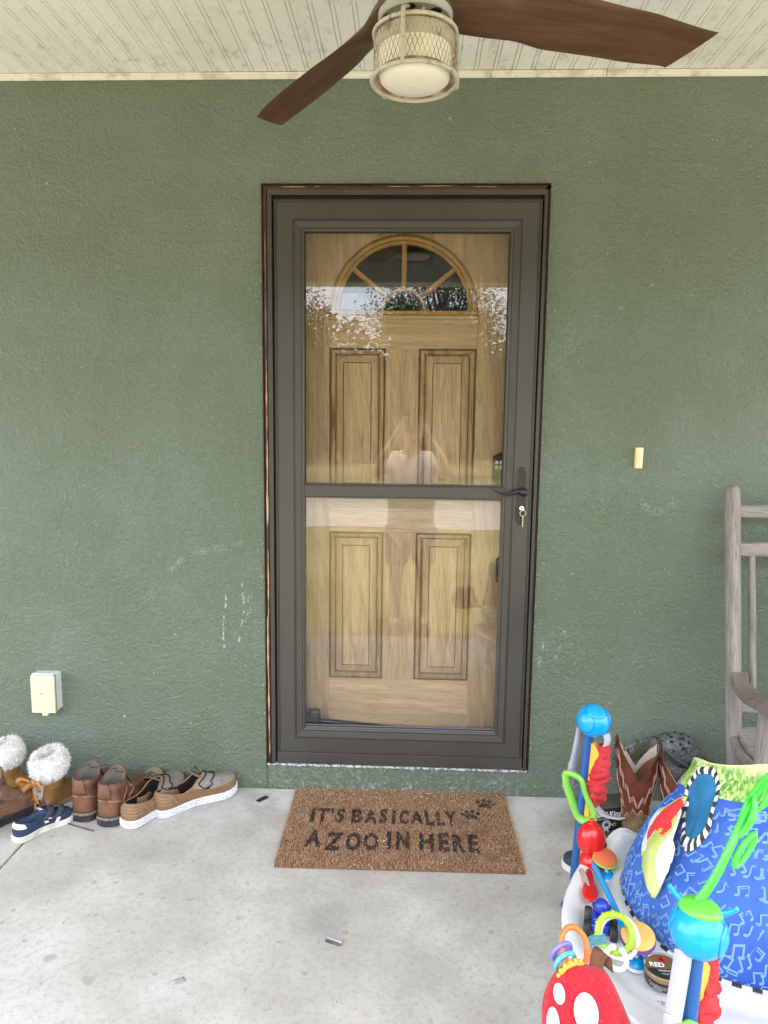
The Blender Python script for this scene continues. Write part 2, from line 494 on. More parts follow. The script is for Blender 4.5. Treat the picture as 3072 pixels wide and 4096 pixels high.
# chalk scribbles and paint specks: little flakes standing on the stucco
def flakes(mb, pts, spread, n, rnd, smin=.0012, smax=.0038, mi=0):
    pts = [Vector((p[0], 0, p[1])) for p in pts]
    for _ in range(n):
        k = rnd.random()*(len(pts)-1); i = int(k); p = pts[i].lerp(pts[i+1], k-i)
        if mn.noise(Vector((p.x*34, 5.1, p.z*34))) < .02: continue
        x, z = p.x+rnd.gauss(0, spread), p.z+rnd.gauss(0, spread)
        s = rnd.uniform(smin, smax); a = rnd.random()*6.28
        m = rnd.choice((3, 4, 5))
        y = -.0012-rnd.random()*.0008
        vs = [(x+s*rnd.uniform(.5, 1)*math.cos(a+6.283*q/m), y, z+s*rnd.uniform(.5, 1)*math.sin(a+6.283*q/m)) for q in range(m)]
        vs2 = [(q[0], 0.0, q[2]) for q in vs]
        mb.add(vs+vs2, [tuple(range(m))]+[(i, i+m, (i+1) % m+m, (i+1) % m) for i in range(m)], mi)
R_ = random.Random(11)
M_CHALK = PM('white_chalk', (.66, .70, .68), .9)
mb = MB()
for _k in range(3):
    o_ = R_.uniform(-.003, .003)
    flakes(mb, [(-.885, .745+o_), (-.84, .80), (-.765, .868+o_), (-.68, .893), (-.565, .900+o_)], .0075, 620, R_, .0003, .0009)
flakes(mb, [(-.80, .84), (-.74, .882), (-.62, .915), (-.56, .917)], .006, 420, R_, .0003, .0008)
flakes(mb, [(-.90, .72), (-.84, .755), (-.80, .765)], .010, 380, R_, .0003, .0008)
flakes(mb, [(-.623, .757), (-.62, .70), (-.631, .64), (-.632, .57), (-.629, .533)], .0022, 420, R_, .0004, .0014)
flakes(mb, [(-.562, .775), (-.556, .70), (-.563, .63), (-.575, .56), (-.587, .50)], .0026, 560, R_, .0004, .0016)
flakes(mb, [(-.535, .735), (-.54, .69), (-.527, .70), (-.545, .65)], .007, 220, R_, .0005, .0015)
flakes(mb, [(.838, 1.082), (.868, 1.054), (.915, 1.06), (.948, 1.09), (.975, 1.115)], .009, 620, R_, .0003, .0010)
flakes(mb, [(.50, .62), (.515, .57), (.50, .50)], .004, 160, R_, .0005, .0014)
flakes(mb, [(.59, .63), (.575, .57), (.56, .52)], .004, 160, R_, .0005, .0014)
tag(mb.build('chalk_scribble', M_CHALK, wall), 'white chalk scribbles on the stucco', kind='stuff')
mb = MB()
for _ in range(190):
    x, z = R_.uniform(-1.6, 1.6), R_.uniform(.03, 2.45)
    if abs(x) < .5 and z < 2.16: continue
    flakes(mb, [(x, z), (x+R_.uniform(-.008, .008), z+R_.uniform(-.006, .006))], .002, R_.choice((1, 1, 2, 4)), R_, .0008, .0022)
for sx in (-1, 1):
    for _ in range(110):
        z = R_.uniform(.03, 2.1)
        flakes(mb, [(sx*(OX+R_.uniform(.001, .012)), z), (sx*(OX+.004), z+.004)], .001, 1, R_, .0006, .0020)
for _ in range(150):
    x = R_.uniform(-1.6, 1.6)
    if abs(x) < .48: continue
    flakes(mb, [(x, R_.uniform(.005, .1)), (x+.01, R_.uniform(.005, .1))], .002, 2, R_, .0006, .0020)
tag(mb.build('paint_speck', M_WHITEPR, wall), kind='stuff')

# ------------------------------------------------------------------ ceiling of soffit boards, beam, unseen sky-blocking roof
ceil = thing('porch_ceiling', None, None, kind='structure')
CZ, PW = 2.478, .0604
prof = [(.0, .004), (.0012, .0), (.0112, .0), (.0124, .004), (.0136, .0), (.0592, .0), (.0604, .004)]
mb = MB()
rows = [[Vector((x, y, z)) for x, z in [(q[0], q[1]) for q in prof]+[(.0604, .012), (0, .012)]] for y in (-2.0, -.006)]
mb.loft(rows, True, True, True)
pl0 = mb.build('soffit_board', M_SOFFIT, ceil, ang=20)
x = -1.281-.0124
k0 = 17
pl0.location = (x-k0*PW, 0, CZ)
for i in range(1, 60):
    c = copy_part(pl0, ceil); c.location = (x+(i-k0)*PW, 0, CZ)
# J-channel along the wall, in three lengths
for a, b in ((-2.6, .2705), (.2725, .6395), (.6415, 2.6)):
    m2 = MB()
    pr = [(-.0015, CZ-.002), (-.016, CZ-.003), (-.017, CZ-.010), (-.011, CZ-.0125), (-.0105, CZ-.0145), (-.006, CZ-.0165), (-.0015, CZ-.019)]
    m2.loft([[Vector((xx, y, z)) for y, z in pr] for xx in (a, b)], True, True, True)
    m2.build('channel_trim', M_TRIMW, ceil, ang=25)
M_BEAM = PM('white_beam_paint', (.62, .60, .55), .5)
MB().bx(-4.5, 4.5, -2.16, -2.0, 2.20, 2.60).build('beam', M_BEAM, ceil)
MB().bx(-4.5, 4.5, -2.17, 6, 2.625, 2.75).build('roof_sky_block', M_BEAM, ceil)  # unseen roof slab, added to stop sky light leaking in from above
# ------------------------------------------------------------------ brown wooden door frame
def mitre(mbs, x0, x1, z0, z1, prof, sides='LRTB', g=0.0):
    """mitred picture-frame sides; prof: (inset, y) points"""
    for sd in sides:
        P = []
        for d, y in prof:
            a, b, c, e = x0+d, x1-d, z0+d, z1-d
            P.append({'L': [(a, y, c+g), (a, y, e-g)], 'R': [(b, y, e-g), (b, y, c+g)], 'T': [(a+g, y, e), (b-g, y, e)], 'B': [(b-g, y, c), (a+g, y, c)]}[sd])
        m = MB()
        m.loft(P, False)
        mbs[sd] = m
    return mbs

frame = thing('door_frame', 'peeling dark brown wooden frame set in the green stucco', 'door frame', (0, 0, 0))
prof = [(0, .02), (.0, -.001), (.003, -.006), (.006, -.002), (.009, -.008), (.016, -.009), (.021, -.006), (.022, .02)]
d = {}
mitre({}, 0, 1, 0, 1, prof)
for sd, m in mitre({}, -OX+.001, OX-.001, OB-.30, OT-.001, prof, 'LT').items():
    o = m.build({'L': 'jamb', 'T': 'head'}[sd], M_PEEL, frame, ang=30)
    if sd == 'L':
        for v in o.data.vertices:
            if v.co.z < OB+.02: v.co.z = OB+.004
profr = [(0, .02), (.0, .002), (.004, -.004), (.008, -.002), (.0105, .02)]
for sd, m in mitre({}, -OX, OX-.001, OB-.30, OT-.012, profr, 'R').items():
    o = m.build('jamb', M_PEEL, frame, ang=30)
    for v in o.data.vertices:
        if v.co.z < OB+.02: v.co.z = OB+.004
        if v.co.z > OT-.06: v.co.z = OT-.0225
# bare wood where the paint has flaked away (long slivers on the left jamb, short ones on the head)
R_ = random.Random(5)
mb = MB()
def sliver(za, zb, xc, w):
    n = 26; L, Rr = [], []
    for i in range(n+1):
        t = i/n; z = lerp(za, zb, t)
        ww = 1.35*w*math.sin(PI*t)**.5*(.55+.6*mn.noise(Vector((z*22, xc*90, 3)))+.25*mn.noise(Vector((z*90, 1, 7))))
        ww = max(ww, .0003); o_ = .0012*mn.noise(Vector((z*15, 4, 1)))
        L.append(Vector((xc-ww+o_, -.0098, z))); Rr.append(Vector((xc+ww+o_, -.0094, z)))
    B = [Vector((p.x, -.004, p.z)) for p in Rr]; A = [Vector((p.x, -.004, p.z)) for p in L]
    mb.loft([A, L, Rr, B], False)
for za, zb, w in ((1.98, 1.80, .0009), (1.78, 1.60, .0007), (1.56, 1.30, .0022), (1.30, 1.14, .003), (1.15, .98, .0042), (.90, .62, .0024), (.66, .42, .0034), (.44, .20, .0028), (.2, .13, .0016)):
    sliver(za, zb, -.4665+R_.uniform(-.002, .002), w)
mb.build('bare_wood_patch', M_BAREWOOD, frame, ang=80)
mb = MB()
for xa, xb, zc, w in ((-.41, -.33, 2.1215, .0016), (-.30, -.28, 2.1235, .0008), (-.06, .02, 2.1225, .001), (.05, .16, 2.124, .0012), (.22, .30, 2.122, .0007)):
    n = 18; A, B = [], []
    for i in range(n+1):
        t = i/n; xx = lerp(xa, xb, t); ww = w*math.sin(PI*t)**.5*(.6+.7*mn.noise(Vector((xx*40, 2, 2))))
        A.append(Vector((xx, -.0098, zc-max(ww, .0002)))); B.append(Vector((xx, -.0098, zc+max(ww, .0002))))
    mb.loft([[Vector((p.x, -.004, p.z)) for p in A], A, B, [Vector((p.x, -.004, p.z)) for p in B]], False)
mb.build('bare_wood_patch', M_BAREWOOD, frame, ang=80)

# ------------------------------------------------------------------ storm door
storm = thing('storm_door', 'bronze aluminium storm door with two glass panes and a lever handle', 'storm door', (0, 0, 0))
DX0, DX1, DZ0, DZ1 = -.4360, .4540, .1400, .2, 
DZ1 = 2.0836
# mounting rails around the leaf
mb = MB(); mb.bx(-.4575, -.4425, -.013, .06, OB+.004, 2.098); mb.bx(-.4425, -.4365, .012, .06, OB+.006, 2.094)
mb.build('mounting_rail', M_BRONZED, storm, bevel=.0015)
mb = MB(); mb.bx(.4585, .4695, -.013, .06, OB+.004, 2.098); mb.bx(.4545, .4585, .012, .06, OB+.006, 2.094)
mb.build('mounting_rail', M_BRONZED, storm, bevel=.0015)
mb = MB(); mb.bx(-.4570, .4690, -.010, .06, 2.0985, 2.1135); mb.bx(-.4565, .4685, -.0125, -.0102, 2.0960, 2.1005)
mb.build('mounting_rail', M_BRONZE, storm, bevel=.001)
MB().bx(-.4365, .4545, .016, .06, 2.0845, 2.098).build('weatherstrip', M_BLACKGAP, storm)
prof = [(0, .020), (0, -.006), (.0018, -.009), (.005, -.009), (.0055, -.0060), (.007, -.0060), (.0075, -.009), (.0095, -.009), (.0100, -.0066), (.0112, -.0066), (.0118, -.0108),
        (.064, -.0112), (.0644, -.0080), (.0658, -.0080), (.0662, -.0108), (.0672, -.0108), (.0676, -.008), (.0688, -.008), (.0692, -.0105), (.0705, -.0095),
        (.071, -.0078), (.0905, -.0050), (.0910, -.0022), (.0920, -.0022), (.0925, -.0066), (.0960, -.0070), (.0985, -.0056), (.0990, -.003), (.1015, -.0022), (.1020, .020)]
for sd, m in mitre({}, DX0, DX1, DZ0, DZ1, prof, 'LRTB', .00012).items():
    m.build({'L': 'stile', 'R': 'stile', 'T': 'top_rail', 'B': 'bottom_rail'}[sd], M_BRONZE, storm, ang=25)
MB().bx(DX0, DX1, -.0130, .02, .1065, .1495).build('bottom_expander', M_BRONZE, storm, bevel=.0012)
# mid rail with a rounded bead above and below
pr = [(1.0870, .016), (1.0870, -.001), (1.0885, -.0048), (1.0905, -.0048), (1.0912, -.002), (1.0922, -.002), (1.0930, -.0062), (1.1300, -.0062), (1.1308, -.003), (1.1318, -.003), (1.1325, -.007), (1.1350, -.0078), (1.1372, -.006), (1.1380, -.001), (1.1380, .016)]
MB().loft([[Vector((xx, y, z)) for z, y in pr] for xx in (DX0+.1005, DX1-.1005)], True, True, True).build('middle_rail', M_BRONZE, storm, ang=25)
# lower track beads in front of the lower pane, as in a self-storing sash
mb = MB()
for k, (zz, yy, r) in enumerate(((.2425, .002, .0032), (.2485, .008, .0034))):
    mb.tube([(DX0+.1005, yy, zz), (DX1-.1005, yy, zz)], r, 10)
mb.build('sash_track', PM('glossy_bronze', (.075, .078, .085), .22, .6), storm)
gx0, gx1 = DX0+.1022, DX1-.1022
MB().bx(gx0, gx1, .010, .013, 1.1375, 1.9815).build('upper_pane', M_GLASS, storm)
MB().bx(gx0, gx1, .0135, .0165, .2465, 1.0870).build('lower_pane', M_GLASS, storm)
mb = MB()
for a, b, c, e in ((gx0, gx0+.0022, 1.138, 1.981), (gx1-.0022, gx1, 1.138, 1.981), (gx0, gx1, 1.9785, 1.9815)):
    mb.bx(a, b, .0055, .0098, c, e)
mb.build('pane_shade_strip', M_BLACKGAP, storm)  # black strips stand in for the shadow between bead and glass
# door closer behind the lower pane
cl = MB()
cl.tube([(-.30, .052, .244), (.10, .052, .212)], .011, 14)
cl.tube([(.10, .052, .212), (.26, .055, .206)], .004, 8)
co_ = cl.build('closer', M_BLACKPL, storm)
MB().bx(-.334, -.285, .035, .065, .235, .290).build('bracket', M_BLACKPL, co_, bevel=.010, seg=3)
# handle set
hx = .4155
def plate_outline(x0, x1, z0, z1, sh=.013):
    pts = []
    w = (x1-x0)/2; xc = (x0+x1)/2
    for i in range(0, 13):                       # top: shoulders, then an arch
        a = PI*i/12
        pts.append((xc+(w-.004)*math.cos(a), z1-.016+.016*math.sin(a)))
    pts.append((x0, z1-.022)); 
    pts.append((x0, z0+.022))
    for i in range(0, 13):
        a = PI+PI*i/12
        pts.append((xc+(w-.004)*math.cos(a), z0+.016+.016*math.sin(a)))
    pts.append((x1, z0+.022)); pts.append((x1, z1-.022))
    return pts
yp = -.0112
pf = lambda u, v, h: Vector((u, yp-h, v))
hp = MB().prism(plate_outline(.4000, .4318, 1.004, 1.204), 0, .0062, pf).build('handle_plate', M_BLACKMET, storm, bevel=.0016)
MB().prism(plate_outline(.3993, .4325, 1.0033, 1.2047), 0, .0028, pf).build('worn_edge', M_COPPER, hp)
# embossed oval on the plate
MB().tube([(.4158+.012*math.cos(a*PI/12), yp-.0064, 1.160+.0042*math.sin(a*PI/12)) for a in range(24)], .0006, 6, True).build('oval_emblem', M_BLACKMET, hp)
mb = MB()
M_ = Matrix.Translation((.4215, -.0172, 1.119)) @ Matrix.Rotation(PI/2, 4, 'X')
mb.lathe([(.0, 0), (.0150, 0), (.0150, .018), (.0135, .020), (.0130, .0195), (.0105, .0215), (.0100, .021), (.0070, .023), (.0065, .0225), (.0035, .024), (0.0001, .0242)], 28, M_)
path = spline([(.4215, -.0285, 1.120), (.407, -.030, 1.1225), (.390, -.033, 1.118), (.368, -.037, 1.1128), (.345, -.038, 1.1135), (.328, -.036, 1.1205), (.3165, -.033, 1.1285)], 6)
k = len(path)
mb.tube(path, [(.0085-.0062*smooth(0, .95, i/(k-1)), .0062-.0030*i/(k-1)) for i in range(k)], 12)
mb.build('lever', M_BLACKMET, storm, ang=60)
mb = MB(); mb.lathe([(0.0001, .012), (.0078, .012), (.0086, .011), (.0086, 0)], 24, Matrix.Translation((.4175, -.0172, 1.0635)) @ Matrix.Rotation(PI/2, 4, 'X'))
lk = mb.build('lock_cylinder', M_CHROME, storm)
mb = MB()
mb.bx(.4150, .4162, -.0300, -.0293, 1.0615, 1.0690); mb.bx(.4185, .4200, -.0300, -.0293, 1.0600, 1.0680); mb.bx(.4160, .4170, -.0302, -.0296, 1.0580, 1.0600)
mb.build('keyway', M_BLACKPL, lk)
# key in the lock, seen edge-on, with its ring and a second key
kr = thing('key_ring', 'small silver key ring hanging from the storm door lock', 'key ring', (.421, -.036, 1.0475))
MB().tube(circle((0, 0, 0), .0098, 28, 'y'), .0009, 6, True).build('ring', M_CHROME, kr)
MB().bx(-.0035, .0035, -.003, .006, .0085, .020).build('key_head', M_CHROME, kr, bevel=.001)
MB().bx(-.0012, .0012, -.004, .004, -.030, -.0085).bx(-.0016, .0016, -.002, .002, -.047, -.028).build('key', PM('brass_key', (.62, .56, .36), .3, .5, 1.0), kr, bevel=.0006)

# ------------------------------------------------------------------ oak entry door behind the glass
entry = thing('entry_door', 'stained oak front door with four panels and a fanlight, behind the storm door', 'door', (0, .11, 0))
EX0, EX1 = -.445, .470
EB, ET = .150, 2.125
PX = [(-.262, -.061), (.057, .261)]
LZ, UZ = (.392, .951), (1.135, 1.612)
UZ = (1.080, 1.612)
ARC_C, ARC_R = (0.0, 1.741), .256
TH = .045
mb_ = lambda x0, x1, z0, z1: MB().bx(x0, x1, 0, TH, z0, z1)
g = .0006
mb_(EX0, PX[0][0]-g, EB, ARC_C[1]-g).build('stile', M_OAKZ, entry)
mb_(PX[1][1]+g, EX1, EB, ARC_C[1]-g).build('stile', M_OAKZ, entry)
mb_(PX[0][0], PX[1][1], EB, LZ[0]-g).build('rail', M_OAKX, entry)
mb_(PX[0][0], PX[1][1], LZ[1]+g, UZ[0]-g).build('rail', M_OAKX, entry)
mb_(PX[0][0], PX[1][1], UZ[1]+g, ARC_C[1]-g).build('rail', M_OAKX, entry)
for z0, z1 in (LZ, UZ): mb_(PX[0][1]+g, PX[1][0]-g, z0, z1).build('mullion', M_OAKZ, entry)
# spandrel board around the arch
N = 40
inner = [Vector((ARC_R*math.cos(PI*i/N), 0, ARC_C[1]+ARC_R*math.sin(PI*i/N))) for i in range(N+1)]
outer = []
for p in inner:
    dx, dz = p.x, p.z-ARC_C[1]
    tx = (EX1 if dx > 0 else -EX0)/max(abs(dx), 1e-6); tz = (ET-ARC_C[1])/max(dz, 1e-6)
    s_ = min(tx, tz); outer.append(Vector((dx*s_, 0, ARC_C[1]+dz*s_)))
MB().loft([[p+Vector((0, TH, 0)) for p in inner], inner, outer], False).build('fanlight_surround', M_OAKZ, entry, ang=30)
# raised panels with moulding rings
pprof = [(0, -.001), (.0025, -.001), (.0035, .006), (.008, -.004), (.016, -.006), (.021, -.001), (.0225, .008), (.0245, .012)]
pgroove = [(0, .003), (.0008, -.0008), (.0026, -.0008), (.0034, .003)]
for z0, z1 in (LZ, UZ):
    for x0, x1 in PX:
        pn = MB()
        for m in mitre({}, x0, x1, z0, z1, pprof).values(): pn.add(m.v, m.f)
        mo = pn.build('moulding', M_OAKM, entry, ang=30)
        pn = MB()
        for m in mitre({}, x0+.0245, x1-.0245, z0+.0245, z1-.0245, [(0, .012), (.0005, .010), (.0245, -.001), (.0255, .002), (.0275, .002), (.0285, -.001)]).values(): pn.add(m.v, m.f)
        i = .0245+.0285
        pn.add([(x0+i, -.001, z0+i), (x1-i, -.001, z0+i), (x1-i, -.001, z1-i), (x0+i, -.001, z1-i)], [(0, 1, 2, 3)])
        po = pn.build('panel', M_OAKP, entry, ang=15)
        # dark stain lying in the grooves
        for dd in (.0012, .0228, .0505):
            gm_ = MB(); yy = {.0012: -.0022, .0228: .0065, .0505: .0004}[dd]; w = .0011
            for m in mitre({}, x0+dd, x1-dd, z0+dd, z1-dd, [(0, yy+.002), (.0001, yy), (w, yy), (w+.0001, yy+.002)]).values(): gm_.add(m.v, m.f)
            gm_.build('stain_line', M_OAKG, po)
# fanlight: arch moulding, muntins, hub, panes
def arc_strip(prof, n=48, a0=0, a1=PI, c=ARC_C):
    m = MB(); rows = []
    for i in range(n+1):
        a = a0+(a1-a0)*i/n
        rows.append([Vector((c[0]+r*math.cos(a), y, c[1]+r*math.sin(a))) for r, y in prof])
    m.loft(rows, False); return m
arc_strip([(.259, .004), (.258, -.004), (.254, -.008), (.248, -.010), (.242, -.006), (.2405, -.001), (.239, -.006), (.233, -.009), (.229, -.005), (.227, .012)]).build('arch_moulding', M_AMBER, entry, ang=30)
arc_strip([(.2615, .002), (.2605, -.0015), (.2592, -.0015), (.2588, .002)]).build('stain_line', M_OAKG, entry)
MB().bx(-.262, .262, -.010, .012, 1.728, 1.7415).build('fanlight_ledge', M_AMBER, entry, bevel=.003)
MB().bx(-.262, .262, -.006, .012, 1.7105, 1.7265).build('fanlight_apron', M_OAKX, entry, bevel=.003)
arc_strip([(.081, .012), (.080, -.003), (.076, -.007), (.070, -.003), (.068, .012)]).build('hub_moulding', M_AMBER, entry, ang=30)
for a in (90, 141, 39):
    a = rad(a); dv = Vector((math.cos(a), 0, math.sin(a))); nv = Vector((-dv.z, 0, dv.x)); c0 = Vector((ARC_C[0], 0, ARC_C[1]))
    rows = []
    for r in (.078, .231):
        rows.append([c0+dv*r+nv*s_+Vector((0, y, 0)) for s_, y in ((-.0085, .012), (-.0085, -.001), (-.005, -.006), (-.0015, -.003), (.0015, -.003), (.005, -.006), (.0085, -.001), (.0085, .012))])
    MB().loft(rows, True, True, True).build('muntin', M_AMBER, entry, ang=25)
for a0, a1 in ((2, 37), (41, 88), (92, 139), (143, 178)):
    n = 12; poly = [(ARC_C[0]+.232*math.cos(rad(lerp(a0, a1, i/n))), ARC_C[1]+.232*math.sin(rad(lerp(a0, a1, i/n)))) for i in range(n+1)] + [(ARC_C[0]+.072*math.cos(rad(lerp(a1, a0, i/n))), ARC_C[1]+.072*math.sin(rad(lerp(a1, a0, i/n)))) for i in range(n+1)]
    MB().prism(poly, 0, .004, lambda u, v, h: Vector((u, .016+h, v))).build('pane', M_GLASS2, entry)
poly = [(.071*math.cos(PI*i/14), ARC_C[1]+.071*math.sin(PI*i/14)) for i in range(15)]
MB().prism(poly, 0, .004, lambda u, v, h: Vector((u, .016+h, v))).build('pane', M_GLASS2, entry)
# keypad deadbolt, its lower cover and the knob half hidden by the stile
kp = MB().prism([(.328, 1.143), (.345, 1.136), (.392, 1.136), (.410, 1.146), (.410, 1.236), (.392, 1.247), (.372, 1.254), (.345, 1.243), (.328, 1.236)], 0, .026, lambda u, v, h: Vector((u, -.001-h, v))).build('keypad_lock', M_BLACKPL, entry, bevel=.003)
def text_mesh(s_, size=1.0, off=0.0, align='LEFT'):
    cu = bpy.data.curves.new('lettering', 'FONT'); cu.body = s_; cu.size = size; cu.offset = off; cu.align_x = align; cu.resolution_u = 3
    o = bpy.data.objects.new('lettering', cu); COL.objects.link(o)
    bpy.context.view_layer.update()
    me = bpy.data.meshes.new_from_object(o.evaluated_get(bpy.context.evaluated_depsgraph_get()))
    bpy.data.objects.remove(o); bpy.data.curves.remove(cu)
    vs = [v.co.copy() for v in me.vertices]; fs = [tuple(p.vertices) for p in me.polygons]
    bpy.data.meshes.remove(me)
    return vs, fs
for i, s_ in enumerate(('1', '2', '6', '7')):
    cx, cz = .3405+.0155*(i % 2), 1.214-.0175*(i//2)
    k_ = MB().bx(cx-.005, cx+.005, -.0285, -.026, cz-.006, cz+.006).build('key_button', M_GREYPL, kp, bevel=.001)
    vs, fs = text_mesh(s_, .009, 0, 'CENTER')
    MB().add([(cx+q.x, -.0291, cz-.003+q.y) for q in vs], fs).build('digit', M_BLACKPL, k_) if False else MB().add([(cx+q.x, -.0291, cz-.003+q.y) for q in vs], fs).build('digit', M_BLACKPL, kp)
MB().lathe([(.0001, .012), (.028, .012), (.032, 0)], 24, Matrix.Translation((.400, 0, .985)) @ Matrix.Rotation(PI/2, 4, 'X')).build('knob_rose', M_BLACKPL, entry)
MB().ball((.400, -.045, .985), (.026, .022, .026)).build('knob', M_BLACKPL, entry)
MB().bx(.3515, .385, -.034, 0, .775, .868).build('latch_cover', M_BLACKPL, entry, bevel=.008, seg=3)
# light wooden jamb behind the storm door
jb = MB().bx(-.470, EX0-.002, .062, .16, OB, OT-.004); jb.bx(EX1+.002, .478, .062, .16, OB, OT-.004); jb.bx(-.470, .478, .062, .16, ET+.002, OT-.004)
jb.build('inner_jamb', M_OAKZ, frame)
MB().bx(-.470, .478, .062, .18, OB-.004, EB-.002).build('threshold', M_BLACKMET, frame, bevel=.004)

# ------------------------------------------------------------------ doorbell and outlet cover
bell = thing('doorbell', 'narrow cream doorbell button on the green wall right of the door', 'doorbell', (.8125, 0, 1.2405), rad(0), rot=(0, rad(.8), 0))
MB().bx(-.0135, .0135, -.007, .004, -.0355, .0355).build('plate', M_CREAM, bell, bevel=.002)
MB().bx(-.0135, -.0095, -.0078, -.0068, -.034, .034).build('amber_strip', M_ORANGEGL, bell, bevel=.0004)
MB().bx(-.0045, .0050, -.0105, -.0070, -.016, .016).build('button', M_LAMPBTN, bell, bevel=.0015)
mb = MB()
for zz in (-.0285, .0285): MB().lathe([(.0001, .0016), (.0022, .0014), (.0028, 0)], 12, Matrix.Translation((.002, -.0068, zz)) @ Matrix.Rotation(PI/2, 4, 'X')).build('screw', M_CHROME, bell)

out = thing('outlet_cover', 'cream weatherproof outlet cover on a pale grey box low on the green wall', 'outlet box', (-1.283, 0, .357))
MB().bx(-.044, .046, -.040, .004, -.064, .074).build('box', M_GREYPL, out, bevel=.003)
MB().bx(-.043, .044, -.052, -.041, -.068, .072).build('lid', M_CREAM, out, bevel=.003)
MB().lathe([(.0001, .0014), (.0026, .0012), (.0032, 0)], 12, Matrix.Translation((-.004, -.052, .006)) @ Matrix.Rotation(PI/2, 4, 'X')).build('screw', PM('dull_screw', (.22, .19, .13), .5), out)
MB().bx(-.0445, .0465, -.0405, -.0395, -.066, .0745).build('gasket', PM('grey_gasket', (.20, .20, .19), .8), out)
MB().bx(-.006, .014, -.050, -.030, -.079, -.0685).build('latch_tab', M_CREAM, out, bevel=.002)
MB().bx(-.040, .041, -.046, -.038, .0725, .079).build('hinge', M_GREYPL, out, bevel=.002)
# ------------------------------------------------------------------ ceiling fan
M_FANWOOD = NT('walnut_fan_blade')
t = M_FANWOOD; v = t.co((.06, 1, 1), 2.0)
g_ = t.noise(v, 130, 5, .6, .4)
col = t.mix(t.rng(t.noise(v, 34, 4, .6, .6), .3, .7), (.125, .064, .034), (.076, .036, .019))
col = t.mix(t.rng(g_, .5, .75, 0, .6), col, (.034, .014, .008))
col = t.mix(t.rng(t.noise(t.co(1), 7, 5, .6), .55, .8, 0, .25), col, (.19, .145, .11))      # dust bloom
M_FANWOOD = t.finish(col, .42, .4, 0, t.bump(g_, .1, .001))
M_CREAMMET = PM('rusty_cream_metal', (.47, .44, .365), .45, .5, layers=[(28, (.20, .10, .05), .56, .68, .85), (110, (.16, .085, .05), .60, .70, .7), (9, (.45, .42, .34), .4, .7, .6)], bump=(60, .15, .001))
M_FANPLATE = PM('grey_cream_plate', (.40, .40, .355), .5, layers=[(40, (.25, .2, .15), .55, .7, .6)])
M_LENS = PM('frosted_lens', (.80, .77, .68), .55, .4, layers=[(16, (.66, .62, .52), .52, .7, .5), (90, (.4, .33, .25), .70, .76, .6)])
M_MESHW = PM('rusty_mesh', (.42, .36, .28), .5, layers=[(30, (.18, .09, .05), .45, .62, .9)])
FX, FY, FZ = .030, -.815, 2.249
fan = thing('ceiling_fan', 'brown wooden three-bladed ceiling fan with a caged drum light over the porch', 'ceiling fan', (FX, FY, FZ))
# blade: lofted aerofoil, thick rounded root twisting into a broad blade with a raked tip
def blade_mesh():
    rings = []; n = 20
    for k in range(40):
        t = k/39; r = .035+.632*t
        chord = key([(0, .135), (.16, .118), (.30, .118), (.45, .146), (.70, .142), (1, .118)], t)
        th = key([(0, .052), (.14, .040), (.28, .018), (.5, .010), (1, .006)], t)
        pitch = -rad(key([(0, 5), (.15, 24), (.35, 20), (.7, 15), (1, 12)], t))
        off = key([(0, 0), (.2, .0), (.5, -.008), (1, -.008)], t)
        droop = -.050*t**1.1
        row = []
        for i in range(n):
            a = 2*PI*i/n
            c_ = math.cos(a); s_ = math.sin(a)
            cy = off + chord/2*c_
            cz = th/2*s_*(1-.25*c_)
            yy = cy*math.cos(pitch)-cz*math.sin(pitch); zz = cy*math.sin(pitch)+cz*math.cos(pitch)
            rr = r
            if t > .86:                       # raked tip: leading edge longer than the trailing edge
                rr = r - (t-.86)/.14*.058*(.5+.5*c_)
            row.append(Vector((rr, yy, zz+droop)))
        rings.append(row)
    return MB().loft(rings, True, True, True)
b0 = blade_mesh().build('blade', M_FANWOOD, fan, ang=60)
FTH = 11.0
for i in range(3):
    b = b0 if i == 0 else copy_part(b0, fan)
    b.rotation_euler = (0, 0, rad(FTH+120*i))
MB().lathe([(.0001, .030), (.06, .030), (.078, .018), (.082, 0), (.078, -.018), (.070, -.030), (.0001, -.030)], 40).build('hub', M_FANWOOD, fan)
MB().lathe([(.001, .233), (.085, .233), (.085, .215), (.05, .18), (.05, .135), (.092, .12), (.095, .06), (.07, .031), (.001, .031)], 40).build('motor_housing', M_CREAMMET, fan, ang=30)
# round plate with vent holes under the hub
zp = -.040
mb = MB()
mb.lathe([(.001, zp+.02), (.074, zp+.02), (.080, zp+.012), (.080, zp), (.076, zp-.003), (.0745, zp), (.001, zp)], 48)
pl = mb.build('light_plate', M_FANPLATE, fan, ang=30)
for i in range(6):
    a = rad(18+60*i)
    MB().lathe([(.0001, 0), (.0098, 0), (.0115, -.0012), (.0125, 0)], 20, Matrix.Translation((.058*math.cos(a), .058*math.sin(a), zp-.0006))).build('vent_hole', [M_BLACKGAP], pl)
for i in range(3):
    a = rad(48+120*i)
    MB().lathe([(.0001, -.006), (.004, -.005), (.0045, 0)], 10, Matrix.Translation((.052*math.cos(a), .052*math.sin(a), zp))).build('bolt', M_CREAMMET, pl)
